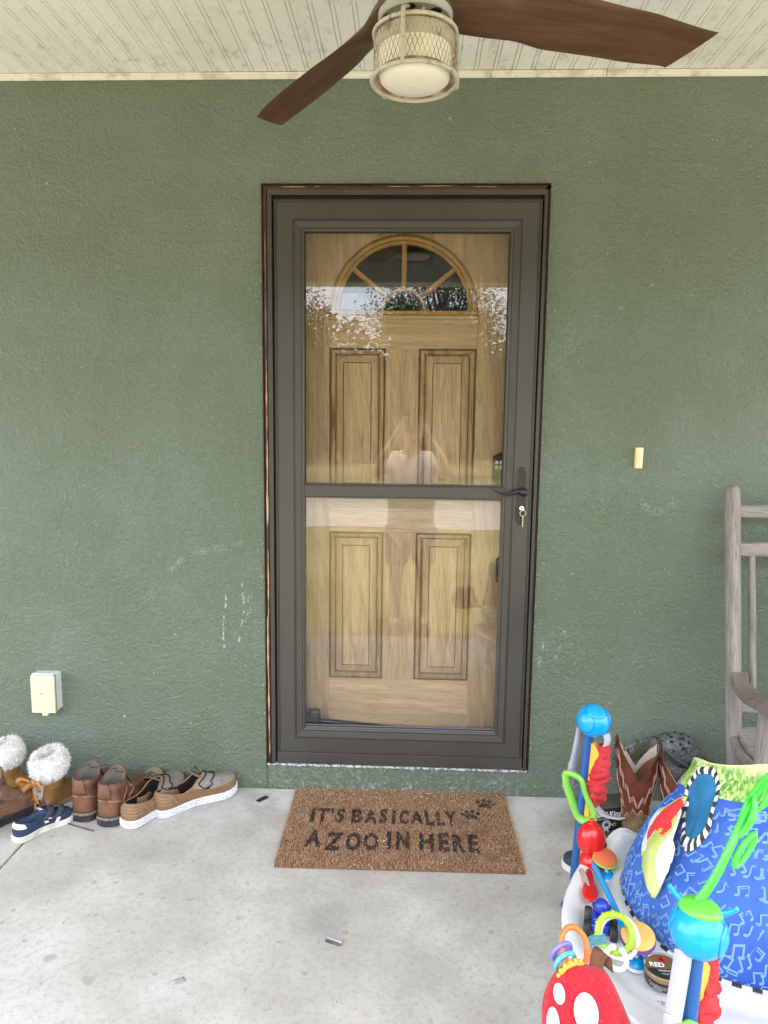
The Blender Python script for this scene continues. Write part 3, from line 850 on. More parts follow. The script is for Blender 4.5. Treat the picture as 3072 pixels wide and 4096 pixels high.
# drum: wire cage, rims, rods, inner white drum and lens
DT, DB, DR = -.068, -.162, .0890
mb = MB(); nw = 54
for sgn in (1, -1):
    for i in range(nw):
        a0 = 2*PI*i/nw
        pts = [(DR*math.cos(a0+sgn*q*.40/5), DR*math.sin(a0+sgn*q*.40/5), lerp(DT, DB, q/5)) for q in range(6)]
        mb.tube(pts, .00062, 4, caps=False)
cage = mb.build('wire_cage', M_MESHW, fan); tag(cage, kind='stuff')
for zz, r, w, nm in ((DT, DR, .0042, 'top_rim'), (DB, DR+.0035, .0048, 'bottom_rim')):
    MB().tube(circle((0, 0, zz), r, 56), w, 10, True).build(nm, M_CREAMMET, fan)
MB().lathe([(.066, DT-.002), (.080, DT-.003), (.0845, DT-.006), (.0845, DT-.030), (.0785, DT-.033)], 48).build('lamp_collar', M_CREAMMET, fan, ang=30)
MB().lathe([(.0785, DT-.028), (.0790, DB+.014), (.076, DB+.004), (.068, DB-.003), (.040, DB-.009), (.001, DB-.0115)], 56).build('lamp_lens', M_LENS, fan, ang=50)
MB().lathe([(.0795, DB+.016), (.0895, DB+.004), (.0895, DB+.001), (.0795, DB+.012)], 48).build('lamp_tray', M_MESHW, fan, ang=30)
for i in range(3):
    a = rad(-105+120*i)
    ca, sa = math.cos(a), math.sin(a)
    R1 = DR+.0078
    pts = spline([(.060*ca, .060*sa, zp), (.078*ca, .078*sa, zp-.010), ((R1-.003)*ca, (R1-.003)*sa, zp-.020), (R1*ca, R1*sa, zp-.036), (R1*ca, R1*sa, -.12), (R1*ca, R1*sa, DB+.006), ((R1-.001)*ca, (R1-.001)*sa, DB-.004)], 5)
    MB().tube(pts, .0046, 10).build('cage_rod', M_CREAMMET, fan)

# ------------------------------------------------------------------ doormat
MATZ = .011
mat = thing('doormat', "brown coir doormat printed IT'S BASICALLY A ZOO IN HERE with two paw prints", 'doormat', (.0165, -.2315, .0), rad(.7))
MX, MY = .3815, .2330
def coir(name, a, b):
    t = NT(name); geo = t.n('NewGeometry')
    col = t.mix(geo.outputs['Random Per Island'], a, b)
    v = t.co(1)
    col = t.mix(t.rng(t.noise(v, 6, 4), .5, .75, 0, .4), col, tuple(c*.75 for c in a))
    return t.finish(col, .85, .15)
M_COIR = coir('coir_fibre', (.31, .18, .10), (.57, .37, .225))
M_INK = coir('dyed_coir', (.016, .017, .020), (.050, .050, .054))
M_LINT = PM('lint_white', (.75, .72, .66), .9)
MB().bx(-MX, MX, -MY, MY, .0005, MATZ-.006).build('backing', PM('coir_base', (.13, .065, .033), .9, layers=[(200, (.22, .12, .07), .4, .6, .8)]), mat, bevel=.002)
# printed words and paws as flat outlines, used to dye the bristles that stand on them
from mathutils.bvhtree import BVHTree
PV, PF = [], []
def put(vs, fs):
    b = len(PV); PV.extend(vs); PF.extend([tuple(b+i for i in f) for f in fs])
def line(word, xs, base, hgt, jit):
    """each letter placed on its own, with the slight bounce of hand lettering"""
    for ch, x0, x1, dy, rot in word:
        vs, fs = text_mesh(ch, 1.0, .050)
        if not vs: continue
        ax, bx_ = min(q.x for q in vs), max(q.x for q in vs)
        ay, by = min(q.y for q in vs), max(q.y for q in vs)
        hh = hgt if ch != "'" else hgt*.36
        y0 = base+dy+(hgt*.66 if ch == "'" else 0)
        out_ = []
        for q in vs:
            u = (q.x-ax)/(bx_-ax)*(x1-x0); w = (q.y-ay)/(by-ay)*hh
            out_.append(Vector((x0+u+w*math.tan(rot), y0+w-u*.0, 0)))
        put(out_, fs)
line([('I', -0.3065, -0.2913, 0, 0.05), ('T', -0.284, -0.2437, 0, 0), ("'", -0.2376, -0.2266, 0, 0), ('S', -0.2205, -0.19, 0, 0.05), ('B', -0.1632, -0.1254, 0, -0.02), ('A', -0.1193, -0.0766, 0.0, 0.0), ('S', -0.0705, -0.0436, 0.003, 0.05), ('I', -0.0253, -0.0131, 0.0, 0), ('C', -0.0022, 0.0308, 0.0, 0.03), ('A', 0.0381, 0.082, 0.0, 0), ('L', 0.0906, 0.1198, -0.003, -0.04), ('L', 0.1272, 0.1552, -0.003, 0), ('Y', 0.1552, 0.1967, 0.0, 0)], 0, .008, .088, 0)
line([('A', -0.3044, -0.2518, 0.006, 0), ('Z', -0.2393, -0.1856, -0.01, 0.03), ('O', -0.1742, -0.1239, -0.008, 0.03), ('O', -0.1148, -0.0645, -0.006, -0.02), ('I', -0.0406, -0.0257, 0.006, 0), ('N', -0.0109, 0.0337, 0.006, 0), ('H', 0.0634, 0.1113, 0.002, 0.02), ('E', 0.1273, 0.1616, 0.002, 0), ('R', 0.1719, 0.2118, -0.003, 0), ('E', 0.2221, 0.2552, -0.002, 0)], 0, -.140, .100, 0)
def paw(cx, cy, s, a):
    ca, sa = math.cos(a), math.sin(a)
    def ell(px, py, rx, ry, ro):
        vs = []
        for i in range(14):
            q = 2*PI*i/14; x, y = rx*math.cos(q), ry*math.sin(q)
            x, y = x*math.cos(ro)-y*math.sin(ro)+px, x*math.sin(ro)+y*math.cos(ro)+py
            vs.append(Vector((cx+s*(x*ca-y*sa), cy+s*(x*sa+y*ca), 0)))
        put(vs, [tuple(range(14))])
    ell(0, -.35, .52, .42, 0); ell(-.35, -.55, .25, .25, 0); ell(.35, -.55, .25, .25, 0)
    ell(-.72, .12, .22, .32, .5); ell(-.26, .48, .22, .34, .15); ell(.26, .48, .22, .34, -.15); ell(.72, .12, .22, .32, -.5)
paw(.246, .078, .037, .10); paw(.306, .152, .038, -.25)
bvh = BVHTree.FromPolygons([tuple(q) for q in PV], PF)
R_ = random.Random(2)
mb = MB(); V, F, MI = [], [], []
def bristle(x, y, lx, ly, h, w, mi):
    a = R_.random()*PI; dx, dy = w*math.cos(a), w*math.sin(a)
    b = len(V)
    z0 = MATZ-.0065
    V.extend([(x-dx, y-dy, z0), (x+dx, y+dy, z0), (x+lx*.45+dx*.8, y+ly*.45+dy*.8, z0+h*.7), (x+lx*.45-dx*.8, y+ly*.45-dy*.8, z0+h*.7), (x+lx, y+ly, z0+h)])
    F.extend([(b, b+1, b+2, b+3), (b+3, b+2, b+4)]); MI.extend([mi, mi])
NBR = 46000
for i in range(NBR):
    x, y = R_.uniform(-MX, MX), R_.uniform(-MY, MY)
    if abs(x) > MX-.02 and abs(y) > MY-.02 and math.hypot(abs(x)-MX+.02, abs(y)-MY+.02) > .02: continue
    fx = mn.noise(Vector((x*22, y*22, 0)))*.0026; fy = mn.noise(Vector((x*22, y*22, 9)))*.0026
    ink = bvh.ray_cast(Vector((x, y, 1)), Vector((0, 0, -1)))[0] is not None and R_.random() < .98
    bristle(x, y, fx+R_.gauss(0, .0020), fy+R_.gauss(0, .0020), R_.uniform(.0045, .0085), R_.uniform(.0005, .0010), 1 if ink else 0)
for i in range(3200):                                   # ragged edge
    e = R_.random()*2*(2*MX+2*MY); s1 = R_.choice((-1, 1))
    if R_.random() < MX/(MX+MY): x, y, ox, oy = R_.uniform(-MX+.008, MX-.008), s1*MY, 0, s1
    else: x, y, ox, oy = s1*MX, R_.uniform(-MY+.008, MY-.008), s1, 0
    bristle(x, y, ox*R_.uniform(.001, .006)+R_.gauss(0, .002), oy*R_.uniform(.001, .006)+R_.gauss(0, .002), R_.uniform(-.002, .006), .0007, 0)
mb.v, mb.f, mb.m = V, F, MI
tag(mb.build('coir_pile', [M_COIR, M_INK], mat), kind='stuff')
mb = MB()
for i in range(520):
    x, y = R_.uniform(-MX, MX), (R_.uniform(-MY, MY) if R_.random() < .6 else MY-abs(R_.gauss(0, .06)))
    if abs(y) > MY: continue
    s = R_.uniform(.0006, .0020); a = R_.random()*6.3; L = s*R_.choice((1, 1, 1, 3))
    z = MATZ+R_.uniform(-.0015, .001)
    u = Vector((math.cos(a)*L, math.sin(a)*L, R_.uniform(-.0005, .0005))); w_ = Vector((-math.sin(a)*s, math.cos(a)*s, 0))
    c_ = Vector((x, y, z))
    mb.add([c_-u, c_+w_*.6, c_+u, c_-w_*.6, c_+Vector((0, 0, .001))], [(0, 1, 4), (1, 2, 4), (2, 3, 4), (3, 0, 4)])
tag(mb.build('lint', M_LINT, mat), kind='stuff')

# ------------------------------------------------------------------ litter on the slab
chip = thing('plastic_chip', 'small black plastic chip on the concrete left of the doormat', 'chip', (-.479, -.081, 0), rad(50))
MB().bx(-.022, .022, -.009, .009, 0.0008, .004).build('chip', M_BLACKPL, chip, bevel=.001)
bit = thing('metal_clip', 'small folded grey metal strip lying on the concrete below the doormat', 'metal scrap', (-.145, -.769, 0), rad(-22))
pr = [(-.010, .001), (-.004, .004), (0, .0015), (.004, .006), (.010, .002)]
MB().loft([[Vector((x, a, b)) for a, b in pr] + [Vector((x, a, b+.0014)) for a, b in reversed(pr)] for x in (-.021, -.006, .010, .022)], True, True, True).build('strip', PM('grey_metal_bits', (.16, .165, .17), .3, .5, .85, layers=[(60, (.35, .35, .35), .5, .7, .8)]), bit, ang=30)
ppr = thing('paper_scrap', 'tiny crumpled pale wrapper on the concrete near the bottom of the picture', 'litter', (-.505, -.92, 0), rad(30))
ppr.scale = (.75, .75, .6)
mb = MB(); rows = []
for j in range(5): rows.append([Vector((-.018+.009*i, -.012+.006*j, (.0012)+.0028*abs(mn.noise(Vector((i*.9, j*.9, 2)))))) for i in range(5)])
mb.loft(rows, False)
mb.build('wrapper', PM('lavender_wrapper', (.33, .325, .36), .3), ppr, solid=.0006)
# dry grass clippings, grit
M_STRAW = PM('dark_clippings', (.10, .08, .055), .9)
mb = MB(); R_ = random.Random(9)
for i in range(230):
    x, y = R_.uniform(-1.35, .75), -1.15*R_.random()**1.3-.005
    if abs(x) < .42 and y > -.5 and R_.random() < .9: continue
    L = R_.choice((.0015, .002, .003, .004, .006, .012)) ; a = R_.random()*6.3; w = .0006
    p = [Vector((x+L*(q-.5)*math.cos(a+q*.5), y+L*(q-.5)*math.sin(a+q*.5), .0012)) for q in (0, .5, 1)]
    mb.tube(p, w, 4)
tag(mb.build('grass_clipping', M_STRAW), 'scattered dry clippings and grit on the porch concrete', 'debris', kind='stuff')
# ------------------------------------------------------------------ footwear
NU = 56
WK = [(0, 0), (.012, .34), (.05, .60), (.12, .72), (.25, .735), (.40, .72), (.55, .84), (.68, .985), (.76, 1.0), (.86, .93), (.94, .70), (.985, .36), (1, 0)]
def halfw(t, W): return lkey(WK, t)*W/2
def outline(L, Wd, grow=0.0, side=1, n=NU, toe=0.0):
    """closed foot outline, heel at x=0, toe at x=L; side: +1 left foot, -1 right foot"""
    pts = []
    for i in range(n):
        u = 2*PI*i/n; t = .5-.5*math.cos(u)
        w = halfw(t, Wd)
        bend = side*Wd*.10*math.sin(PI*t)**2*(1 if t > .3 else t/.3) - side*Wd*.10*max(0, t-.7)/.3
        y = (w if u <= PI else -w)-bend
        x = L*t
        if grow:
            x = -grow+(L+2*grow)*t; y = y+(grow if u <= PI else -grow)*min(1, lkey(WK, t)*2)
        pts.append((x, y))
    return pts

LOWF = [(0, 0), (0, .22), (.04, .37), (.15, .46), (.42, .57), (.72, .76), (1, 1)]
LOWS = [(0, 0), (0, .35), (.08, .65), (.35, .86), (1, 1)]
BOOTF = [(0, 0), (0, .15), (.05, .25), (.20, .31), (.45, .36), (.70, .45), (.88, .60), (.97, .80), (1, 1)]
BOOTS = [(0, 0), (.01, .2), (.10, .38), (.42, .58), (.82, .78), (1, 1)]
class Shoe:
    """upper(u index, v): from the sole edge (v=0) to the collar (v=1)"""
    def __init__(s, L, Wd, zs, o0, o1, ow, zc, side=1, fp=LOWF, sp=LOWS, spring=0.0):
        s.L, s.W, s.zs, s.side = L, Wd, zs, side
        s.S = outline(L, Wd, 0, side); s.o0, s.o1, s.ow, s.zc, s.spring = o0, o1, ow, zc, spring
        s.fp = [(p.x, p.y) for p in spline([(x, z, 0) for x, z in fp], 6)]
        s.sp = [(p.x, p.y) for p in spline([(x, z, 0) for x, z in sp], 6)]
    def sole_z(s, t): return s.spring*max(0, (t-.72)/.28)**2
    def collar(s, i):
        i = i % NU
        u = 2*PI*i/NU; t = .5-.5*math.cos(u)
        x = lerp(s.o0, s.o1, t); y = s.ow*math.sqrt(max(0, 1-(2*t-1)**2))*(1-.12*t)*(1 if u <= PI else -1)
        return Vector((x, y, lkey(s.zc, t)))
    @staticmethod
    def _at(L, v):
        q = min(max(v, 0), 1)*(len(L)-1); k = min(int(q), len(L)-2); f = q-k
        return max(0, lerp(L[k][0], L[k+1][0], f)), lerp(L[k][1], L[k+1][1], f)
    def pt(s, i, v, out=0.0):
        i = i % NU
        u = 2*PI*i/NU; t = .5-.5*math.cos(u)
        f = i-math.floor(i); a = s.S[int(math.floor(i)) % NU]; b = s.S[(int(math.floor(i))+1) % NU]
        sx, sy = lerp(a[0], b[0], f), lerp(a[1], b[1], f)
        c = s.collar(i)
        h0, z0 = s._at(s.sp, v); h1, z1 = s._at(s.fp, v); w = smooth(.40, .92, t)
        h, zf = lerp(h0, h1, w), lerp(z0, z1, w)
        z = lerp(s.zs+s.sole_z(t), c.z, zf)
        bulge = 1+.04*math.sin(PI*min(1, v*1.3))
        return Vector((lerp(sx, c.x, h), lerp(sy*bulge, c.y, h), z))
    def nrm(s, i, v):
        e = .02
        a = s.pt(i+.4, v)-s.pt(i-.4, v); b = s.pt(i, min(1, v+e))-s.pt(i, max(0, v-e))
        n = a.cross(b).normalized()
        c = Vector((s.L*.4, 0, s.zs+.02))
        return n if n.dot(s.pt(i, v)-c) > 0 else -n
    def surf(s, i, v, out): return s.pt(i, v)+s.nrm(i, v)*out
    def upper(s, mi=0, m=18, i0=0, i1=NU, v0=0, v1=1, out=0.0, wr=0.0):
        mb = MB(); rows = []
        full = (i1-i0) >= NU
        for j in range(m+1):
            v = lerp(v0, v1, j/m)
            row = []
            for i in range(i0, i1 if full else i1+1):
                P = s.surf(i, v, out) if (out or wr) else s.pt(i, v)
                if wr:
                    P += s.nrm(i, v)*wr*mn.noise(P*38)
                row.append(P)
            rows.append(row)
        return mb.loft(rows, full, False, False, mi)
    def lining(s, depth, th=.004, m=8):
        rows = []
        for j in range(m+1):
            f = j/m
            row = []
            for i in range(NU):
                c = s.collar(i); k = Vector(((s.o0+s.o1)/2, 0, c.z))
                dirn = (k-c); dirn.z = 0; dl = dirn.length or 1
                q = c+dirn/dl*min(dl, th*(1 if j else 0))
                q.z = lerp(c.z, s.zs+.006, f) if j else c.z+.0006
                row.append(q)
            rows.append(row)
        mb = MB(); mb.loft(rows, True, False, True); return mb
    def rim(s, r, lift=0): return MB().tube([s.collar(i)+Vector((0, 0, lift)) for i in range(NU)], r, 8, True)
    def line(s, uv, r=.0008, out=.0006, n=6): 
        pts = []
        for (i0, v0), (i1, v1) in zip(uv, uv[1:]):
            k = max(2, int(abs(i1-i0)/1.0+abs(v1-v0)*12))
            for q in range(k): pts.append(s.surf(lerp(i0, i1, q/k), lerp(v0, v1, q/k), out))
        pts.append(s.surf(*uv[-1], out))
        return MB().tube(pts, r, n)
    def decal(s, poly, ci, cv, su, sv, out=.0012, n=6):
        """flat emblem laid on the upper: poly in a unit square"""
        vs = []
        for x, y in poly: vs.append(s.surf(ci+x*su, cv+y*sv, out))
        c = s.surf(ci, cv, out)
        m = len(vs); mb = MB(); mb.add(vs+[c], [(i, (i+1) % m, m) for i in range(m)]); return mb
    def sole(s, z0, z1, grow, taper=0.0, n=3, mi=0):
        rows = []
        prof = [(z0, grow-.003), (z0+.002, grow)] + [(lerp(z0, z1, (k+1)/(n+1)), grow) for k in range(n)] + [(z1-.0015, grow), (z1, grow-.002)]
        for z, g in prof:
            o = outline(s.L, s.W, max(g, .0001), s.side)
            rows.append([Vector((x, y, z+s.sole_z(.5-.5*math.cos(2*PI*i/NU)))) for i, (x, y) in enumerate(o)])
        mb = MB(); mb.loft(rows, True, True, True, mi); return mb

def leather(name, a, b, c, rough=.5, bump=(180, .25, .0012)):
    return PM(name, a, rough, .45, layers=[(22, b, .4, .68, .85), (90, c, .55, .72, .6)], bump=bump)
M_CHUK = leather('cracked_brown_leather', (.175, .078, .043), (.095, .041, .025), (.29, .16, .10), .42, (230, .5, .0016))
M_MOC = leather('worn_brown_leather', (.17, .09, .055), (.105, .052, .032), (.27, .165, .11), .55)
M_TAN = PM('tan_suede', (.235, .138, .072), .85, .2, layers=[(14, (.17, .095, .05), .42, .7, .7), (110, (.33, .22, .13), .58, .75, .5)], bump=(240, .2, .001))
M_TANE = PM('tan_binding', (.27, .155, .085), .8, .2, layers=[(60, (.19, .11, .06), .5, .7, .6)])
M_CANV = PM('grey_canvas', (.245, .215, .19), .95, .15, layers=[(160, (.36, .33, .31), .5, .66, .8), (20, (.2, .17, .145), .45, .7, .6)], bump=(300, .5, .001))
M_SPECK = NT('speckled_white_sole'); t = M_SPECK; v = t.co(1)
col = t.mix(t.rng(t.noise(v, 20, 4), .45, .7, 0, .5), (.70, .69, .74), (.58, .57, .60))
col = t.mix(t.rng(t.vor(v, 130), .20, .15), col, (.10, .10, .12))
M_SPECK = t.finish(col, .6, .4)
M_BLKLIN = PM('dark_lining', (.014, .014, .017), .95, .1, layers=[(300, (.07, .07, .075), .6, .7, .7)])
M_RUBB = PM('black_rubber_sole', (.024, .024, .027), .6, .4, layers=[(30, (.075, .07, .066), .45, .7, .6)], bump=(120, .2, .001))
M_WELT = PM('leather_welt', (.30, .20, .14), .7, layers=[(150, (.12, .07, .05), .5, .62, .8)])
M_THREAD = PM('pale_thread', (.42, .29, .20), .8)
M_LACE = PM('dark_lace', (.045, .032, .026), .8)
M_CHEST = PM('chestnut_suede', (.30, .155, .052), .9, .2, layers=[(12, (.235, .115, .04), .4, .7, .8), (120, (.36, .21, .09), .58, .74, .4)], bump=(200, .2, .001))
M_RIBBON = PM('amber_satin', (.42, .185, .045), .42, .5, layers=[(30, (.33, .13, .03), .4, .7, .6)])
M_FUR = coir('white_fleece', (.78, .76, .72), (.88, .87, .84))
M_FURB = PM('fleece_base', (.70, .68, .64), .95, .1)
M_NAVY = PM('navy_denim', (.030, .043, .085), .85, .2, layers=[(200, (.075, .09, .14), .52, .68, .7), (12, (.022, .03, .058), .45, .7, .5)], bump=(300, .3, .0008))
M_NAVYD = PM('faded_navy_denim', (.040, .048, .075), .9, .2, layers=[(200, (.12, .125, .15), .5, .66, .7)], bump=(300, .3, .0008))
M_WHRUB = PM('scuffed_white_rubber', (.64, .62, .58), .55, layers=[(24, (.44, .40, .34), .46, .7, .7), (120, (.3, .26, .22), .6, .74, .5)])
M_WHLEA = PM('white_leather', (.78, .78, .75), .45, layers=[(30, (.62, .61, .58), .5, .7, .5)])
M_GREYLIN = PM('grey_lining', (.15, .135, .115), .9, .2)
M_NAVYLIN = PM('blue_lining', (.055, .085, .15), .9, .2)

# ---- slip-on shoes
def slipon(label, loc, rz, L=.300, pitch=0, rollx=0, side=1, full=True, group='slip-on shoes by the door'):
    th = thing('slip_on_shoe', label, 'shoe', loc, 0, group, rot=(rollx, pitch, rz))
    k = L/.30
    s = Shoe(L, .108*k, .026*k, .008*k, .175*k, .036*k, [(0, .084*k), (.25, .072*k), (.5, .064*k), (.7, .074*k), (.82, .092*k), (1, .104*k)], side, LOWF, LOWS, spring=.012*k)
    # layered foam sole
    for z0, z1, g in ((.0008, .010*k, .003*k), (.0100*k, .0185*k, .0048*k), (.0186*k, .029*k, .0040*k)):
        s.sole(z0, z1, g).build('sole', M_SPECK, th, ang=50)
    s.upper(0, 18).build('upper', M_TAN, th, ang=80)
    s.lining(.05, .0045*k).build('lining', M_BLKLIN, th, ang=80)
    s.rim(.0027*k).build('collar', M_TANE, th, ang=80)
    # grey canvas apron over the toe with its piped edge
    a0, a1 = 17, NU-17
    rows, edge = [], []
    ii = [a0+(a1-a0)*q/30 for q in range(31)]
    def vlo(i): 
        f = (i-a0)/(a1-a0); return .36+.22*abs(2*f-1)**2.2
    for j in range(9):
        rows.append([s.surf(i, lerp(vlo(i), .985, j/8), .0016*k) for i in ii])
    MB().loft(rows, False).build('toe_apron', M_CANV, th, ang=80)
    MB().tube([s.surf(i, vlo(i), .0015*k) for i in ii], .0026*k, 8).build('apron_seam', M_TANE, th, ang=80)
    # stitched lines round the heel, side seam
    for v in (.28, .46, .64, .86):
        s.line([(-7, v), (0, v), (7, v)], .0006*k, .0006).build('stitching', M_THREAD, th)
    for sg in (1, -1):
        s.line([(sg*9, .05), (sg*7.2, .9)], .0008*k, .0006).build('stitching', M_THREAD, th)
    # tongue
    rows = []
    for j in range(7):
        f = j/6; x = lerp(.205, .142, f)*k; z = lerp(.080, .120, f)*k; w = lerp(.020, .026, f)*k
        rows.append([Vector((x-.012*k*(1-(q/3)**2), w*q/3, z-.010*k*(q/3)**2)) for q in range(-3, 4)])
    MB().loft(rows, False).build('tongue', M_TAN, th, ang=80, solid=.003*k)
    # elastic lace across the instep, with a toggle at the side
    sd = 1
    for i0, i1, v in ((19, NU-19, .93), (21.5, NU-21.5, .80)):
        pts = [s.surf(lerp(i0, i1, q/14), v, .005*k) for q in range(15)]
        MB().tube(pts, .0021*k, 6).build('elastic_lace', M_BLKLIN, th)
    for sg in (1, -1):
        i = sg*19
        pts = [s.surf(i, .93, .005*k), s.surf(i*.93, .78, .007*k), s.surf(i*1.04, .72, .007*k), s.surf(sg*21.5, .80, .005*k)]
        MB().tube(spline(pts, 4), .0018*k, 6).build('elastic_lace', M_BLKLIN, th)
        MB().ball(s.surf(i*.95, .72, .006*k), (.008*k, .004*k, .004*k)).build('toggle', M_BLACKPL, th)
    # woven label on the tongue
    lb = MB(); c = Vector((.160*k, 0, .1195*k))
    lab = lb.bx(-.009*k, .009*k, -.020*k, .020*k, 0, .0012, 0, Matrix.Translation(c) @ Matrix.Rotation(rad(33), 4, 'Y')).build('woven_label', M_BLACKPL, th)
    vs, fs = text_mesh('LINEN', .0092*k, .0004, 'CENTER')
    Mx = Matrix.Translation(c) @ Matrix.Rotation(rad(33), 4, 'Y') @ Matrix.Translation((.003*k, 0, .0016)) @ Matrix.Rotation(-PI/2, 4, 'Z')
    MB().add([Mx @ q for q in vs], fs).build('lettering', M_WHITEPR, lab)
    return th
slipon('tan slip-on shoe with grey canvas toe, rightmost of the left row, toe touching the wall', (-.823, -.212, .0005), rad(42), side=-1)
slipon('tan slip-on shoe with dark open lining, between the brown ankle boots and the rightmost shoe', (-.893, -.292, .0005), rad(70), L=.295, side=1)
slipon('small grey canvas slip-on toe peeking out behind the brown ankle boots', (-.888, -.190, .004), rad(88), L=.185, pitch=rad(-12), side=1)

# ---- brown leather ankle boots seen from behind
def chukka(label, loc, rz, side):
    th = thing('ankle_boot', label, 'boot', loc, rz, 'brown leather ankle boots')
    s = Shoe(.260, .108, .034, .002, .104, .041, [(0, .148), (.15, .145), (.35, .139), (.6, .141), (.8, .153), (.92, .163), (1, .168)], side, BOOTF, BOOTS)
    s.sole(.0006, .024, .003).build('sole', M_RUBB, th, ang=40)
    s.sole(.0242, .0295, .0048).build('welt_strip', M_WELT, th, ang=40)
    s.sole(.0297, .0355, .0035).build('welt', M_CANV, th, ang=40)
    MB().tube([Vector((x, y, .0365)) for x, y in outline(s.L, s.W, .0035, side)], .0018, 6, True).build('welt_seam', M_RUBB, th)
    s.upper(0, 22, wr=.0012).build('upper', M_CHUK, th, ang=80)
    s.lining(.08, .006).build('lining', M_GREYLIN, th, ang=80)
    s.rim(.003).build('collar', M_CHUK, th, ang=80)
    # padded collar band, heel counter seams, pull tab
    rows = []
    ii = [-19+38*q/38 for q in range(39)]
    for j in range(7):
        v = lerp(.80, .985, j/6); b_ = .0015+.0028*math.sin(PI*j/6)
        rows.append([s.surf(i, v-.05*abs(i/19)**3, b_) for i in ii])
    MB().loft(rows, False).build('padded_collar', M_CHUK, th, ang=80)
    for sg in (1, -1):
        s.line([(0+sg*1.5, .52), (sg*5, .50), (sg*8, .34), (sg*11.5, .12), (sg*13, .05)], .0010, .0008).build('stitching', M_THREAD, th)
        s.line([(sg*8, .34), (sg*12, .55), (sg*16, .86)], .0010, .0008).build('stitching', M_THREAD, th)
        s.line([(sg*11.5, .16), (sg*15, .46), (sg*19, .80)], .0014, .0012).build('stitching', M_THREAD, th)
    rows = []
    for j in range(9):
        v = lerp(.60, 1.03, j/8)
        b_ = .0045+.0055*math.sin(PI*j/8)
        rows.append([s.surf(q, min(v, 1), b_)+Vector((0, 0, max(0, v-1)*.12)) for q in (-3.2, -2.4, 0, 2.4, 3.2)])
    MB().loft(rows, False).build('pull_tab', M_CHUK, th, ang=80, solid=.003)
    for q in (-2.7, 2.7): s.line([(q, .62), (q, .97)], .0007, .0062).build('stitching', M_THREAD, th)
    # tongue and lace loops
    rows = []
    for j in range(7):
        f = j/6
        rows.append([Vector((lerp(.140, .090, f)-.006*(q/3)**2, .030*q/3, lerp(.104, .160, f)-.006*(q/3)**2)) for q in range(-3, 4)])
    MB().loft(rows, False).build('tongue', M_GREYLIN, th, ang=80, solid=.004)
    for j, v in enumerate((.98, .86, .72)):
        pts = [s.surf(q, v, .004) for q in (23, 26, 28, 30, 33)]
        MB().tube(spline(pts, 4), .0016, 6).build('lace', M_LACE, th)
    pts = [s.collar(20)+Vector((0, 0, .001)), Vector((.090, .012, .162)), Vector((.078, -.004, .158)), s.collar(NU-20)+Vector((.004, 0, .003)), s.collar(NU-20)+Vector((.02, -.02, .004))]
    MB().tube(spline(pts, 6), .0017, 6).build('lace', M_LACE, th)
    return th
chukka('brown leather ankle boot beside the white fur boot, left of its pair', (-1.058, -.264, 0), rad(87), 1)
chukka('brown leather ankle boot next to the tan slip-on shoe, right of its pair', (-.962, -.288, 0), rad(84), -1)

# ---- worn moc-toe boot cut by the left edge
th = thing('moc_boot', 'worn brown moc boot with black sole at the left edge of the picture', 'boot', (-1.385, -.405, 0), rad(66))
s = Shoe(.275, .112, .032, .010, .150, .045, [(0, .150), (.3, .140), (.6, .142), (.85, .165), (1, .190)], -1, BOOTF, BOOTS)
s.sole(.0006, .014, .003).build('sole', M_RUBB, th, ang=40)
s.sole(.0142, .021, .0045).build('sole', M_RUBB, th, ang=40)
s.sole(.0212, .031, .003).build('sole', M_RUBB, th, ang=40)
s.upper(0, 22, wr=.003).build('upper', M_MOC, th, ang=80)
s.lining(.08, .006).build('lining', PM('brown_lining', (.035, .026, .02), .9), th, ang=80)
s.rim(.0045).build('collar', M_MOC, th, ang=80)
for i0, v in ((-9, .5),): pass
for sg in (1, -1):
    s.line([(sg*9, .03), (sg*8, .45), (sg*10, .94)], .0016, .001).build('stitching', M_THREAD, th)
    s.line([(sg*9, .42), (sg*15, .42), (sg*19, .52), (sg*24, .55)], .0016, .001).build('stitching', M_MOC, th)
    s.line([(sg*9, .76), (sg*15, .74), (sg*19, .82)], .0013, .001).build('stitching', M_THREAD, th)
s.line([(-12.0, .42), (-15.5, .36)], .0028, .002).build('lace_keeper', M_MOC, th)
# embossed P-like emblem on the ankle
s.line([(-14.5, .50), (-14.4, .58), (-14.2, .68), (-15.4, .69), (-16.2, .64), (-15.6, .58), (-14.6, .59)], .0013, .0008).build('embossed_emblem', PM('dark_tooling', (.075, .036, .022), .5), th)
for j, v in enumerate((.97, .85)):
    MB().tube(spline([s.surf(q, v, .004) for q in (22, 25, 28, 31, 34)], 4), .002, 6).build('lace', M_LACE, th)
MB().tube(spline([(.12, .02, .125), (.09, .012, .104), (.06, .0, .098), (.075, -.015, .10), (.12, -.02, .125)], 6), .0022, 6).build('lace', M_LACE, th)

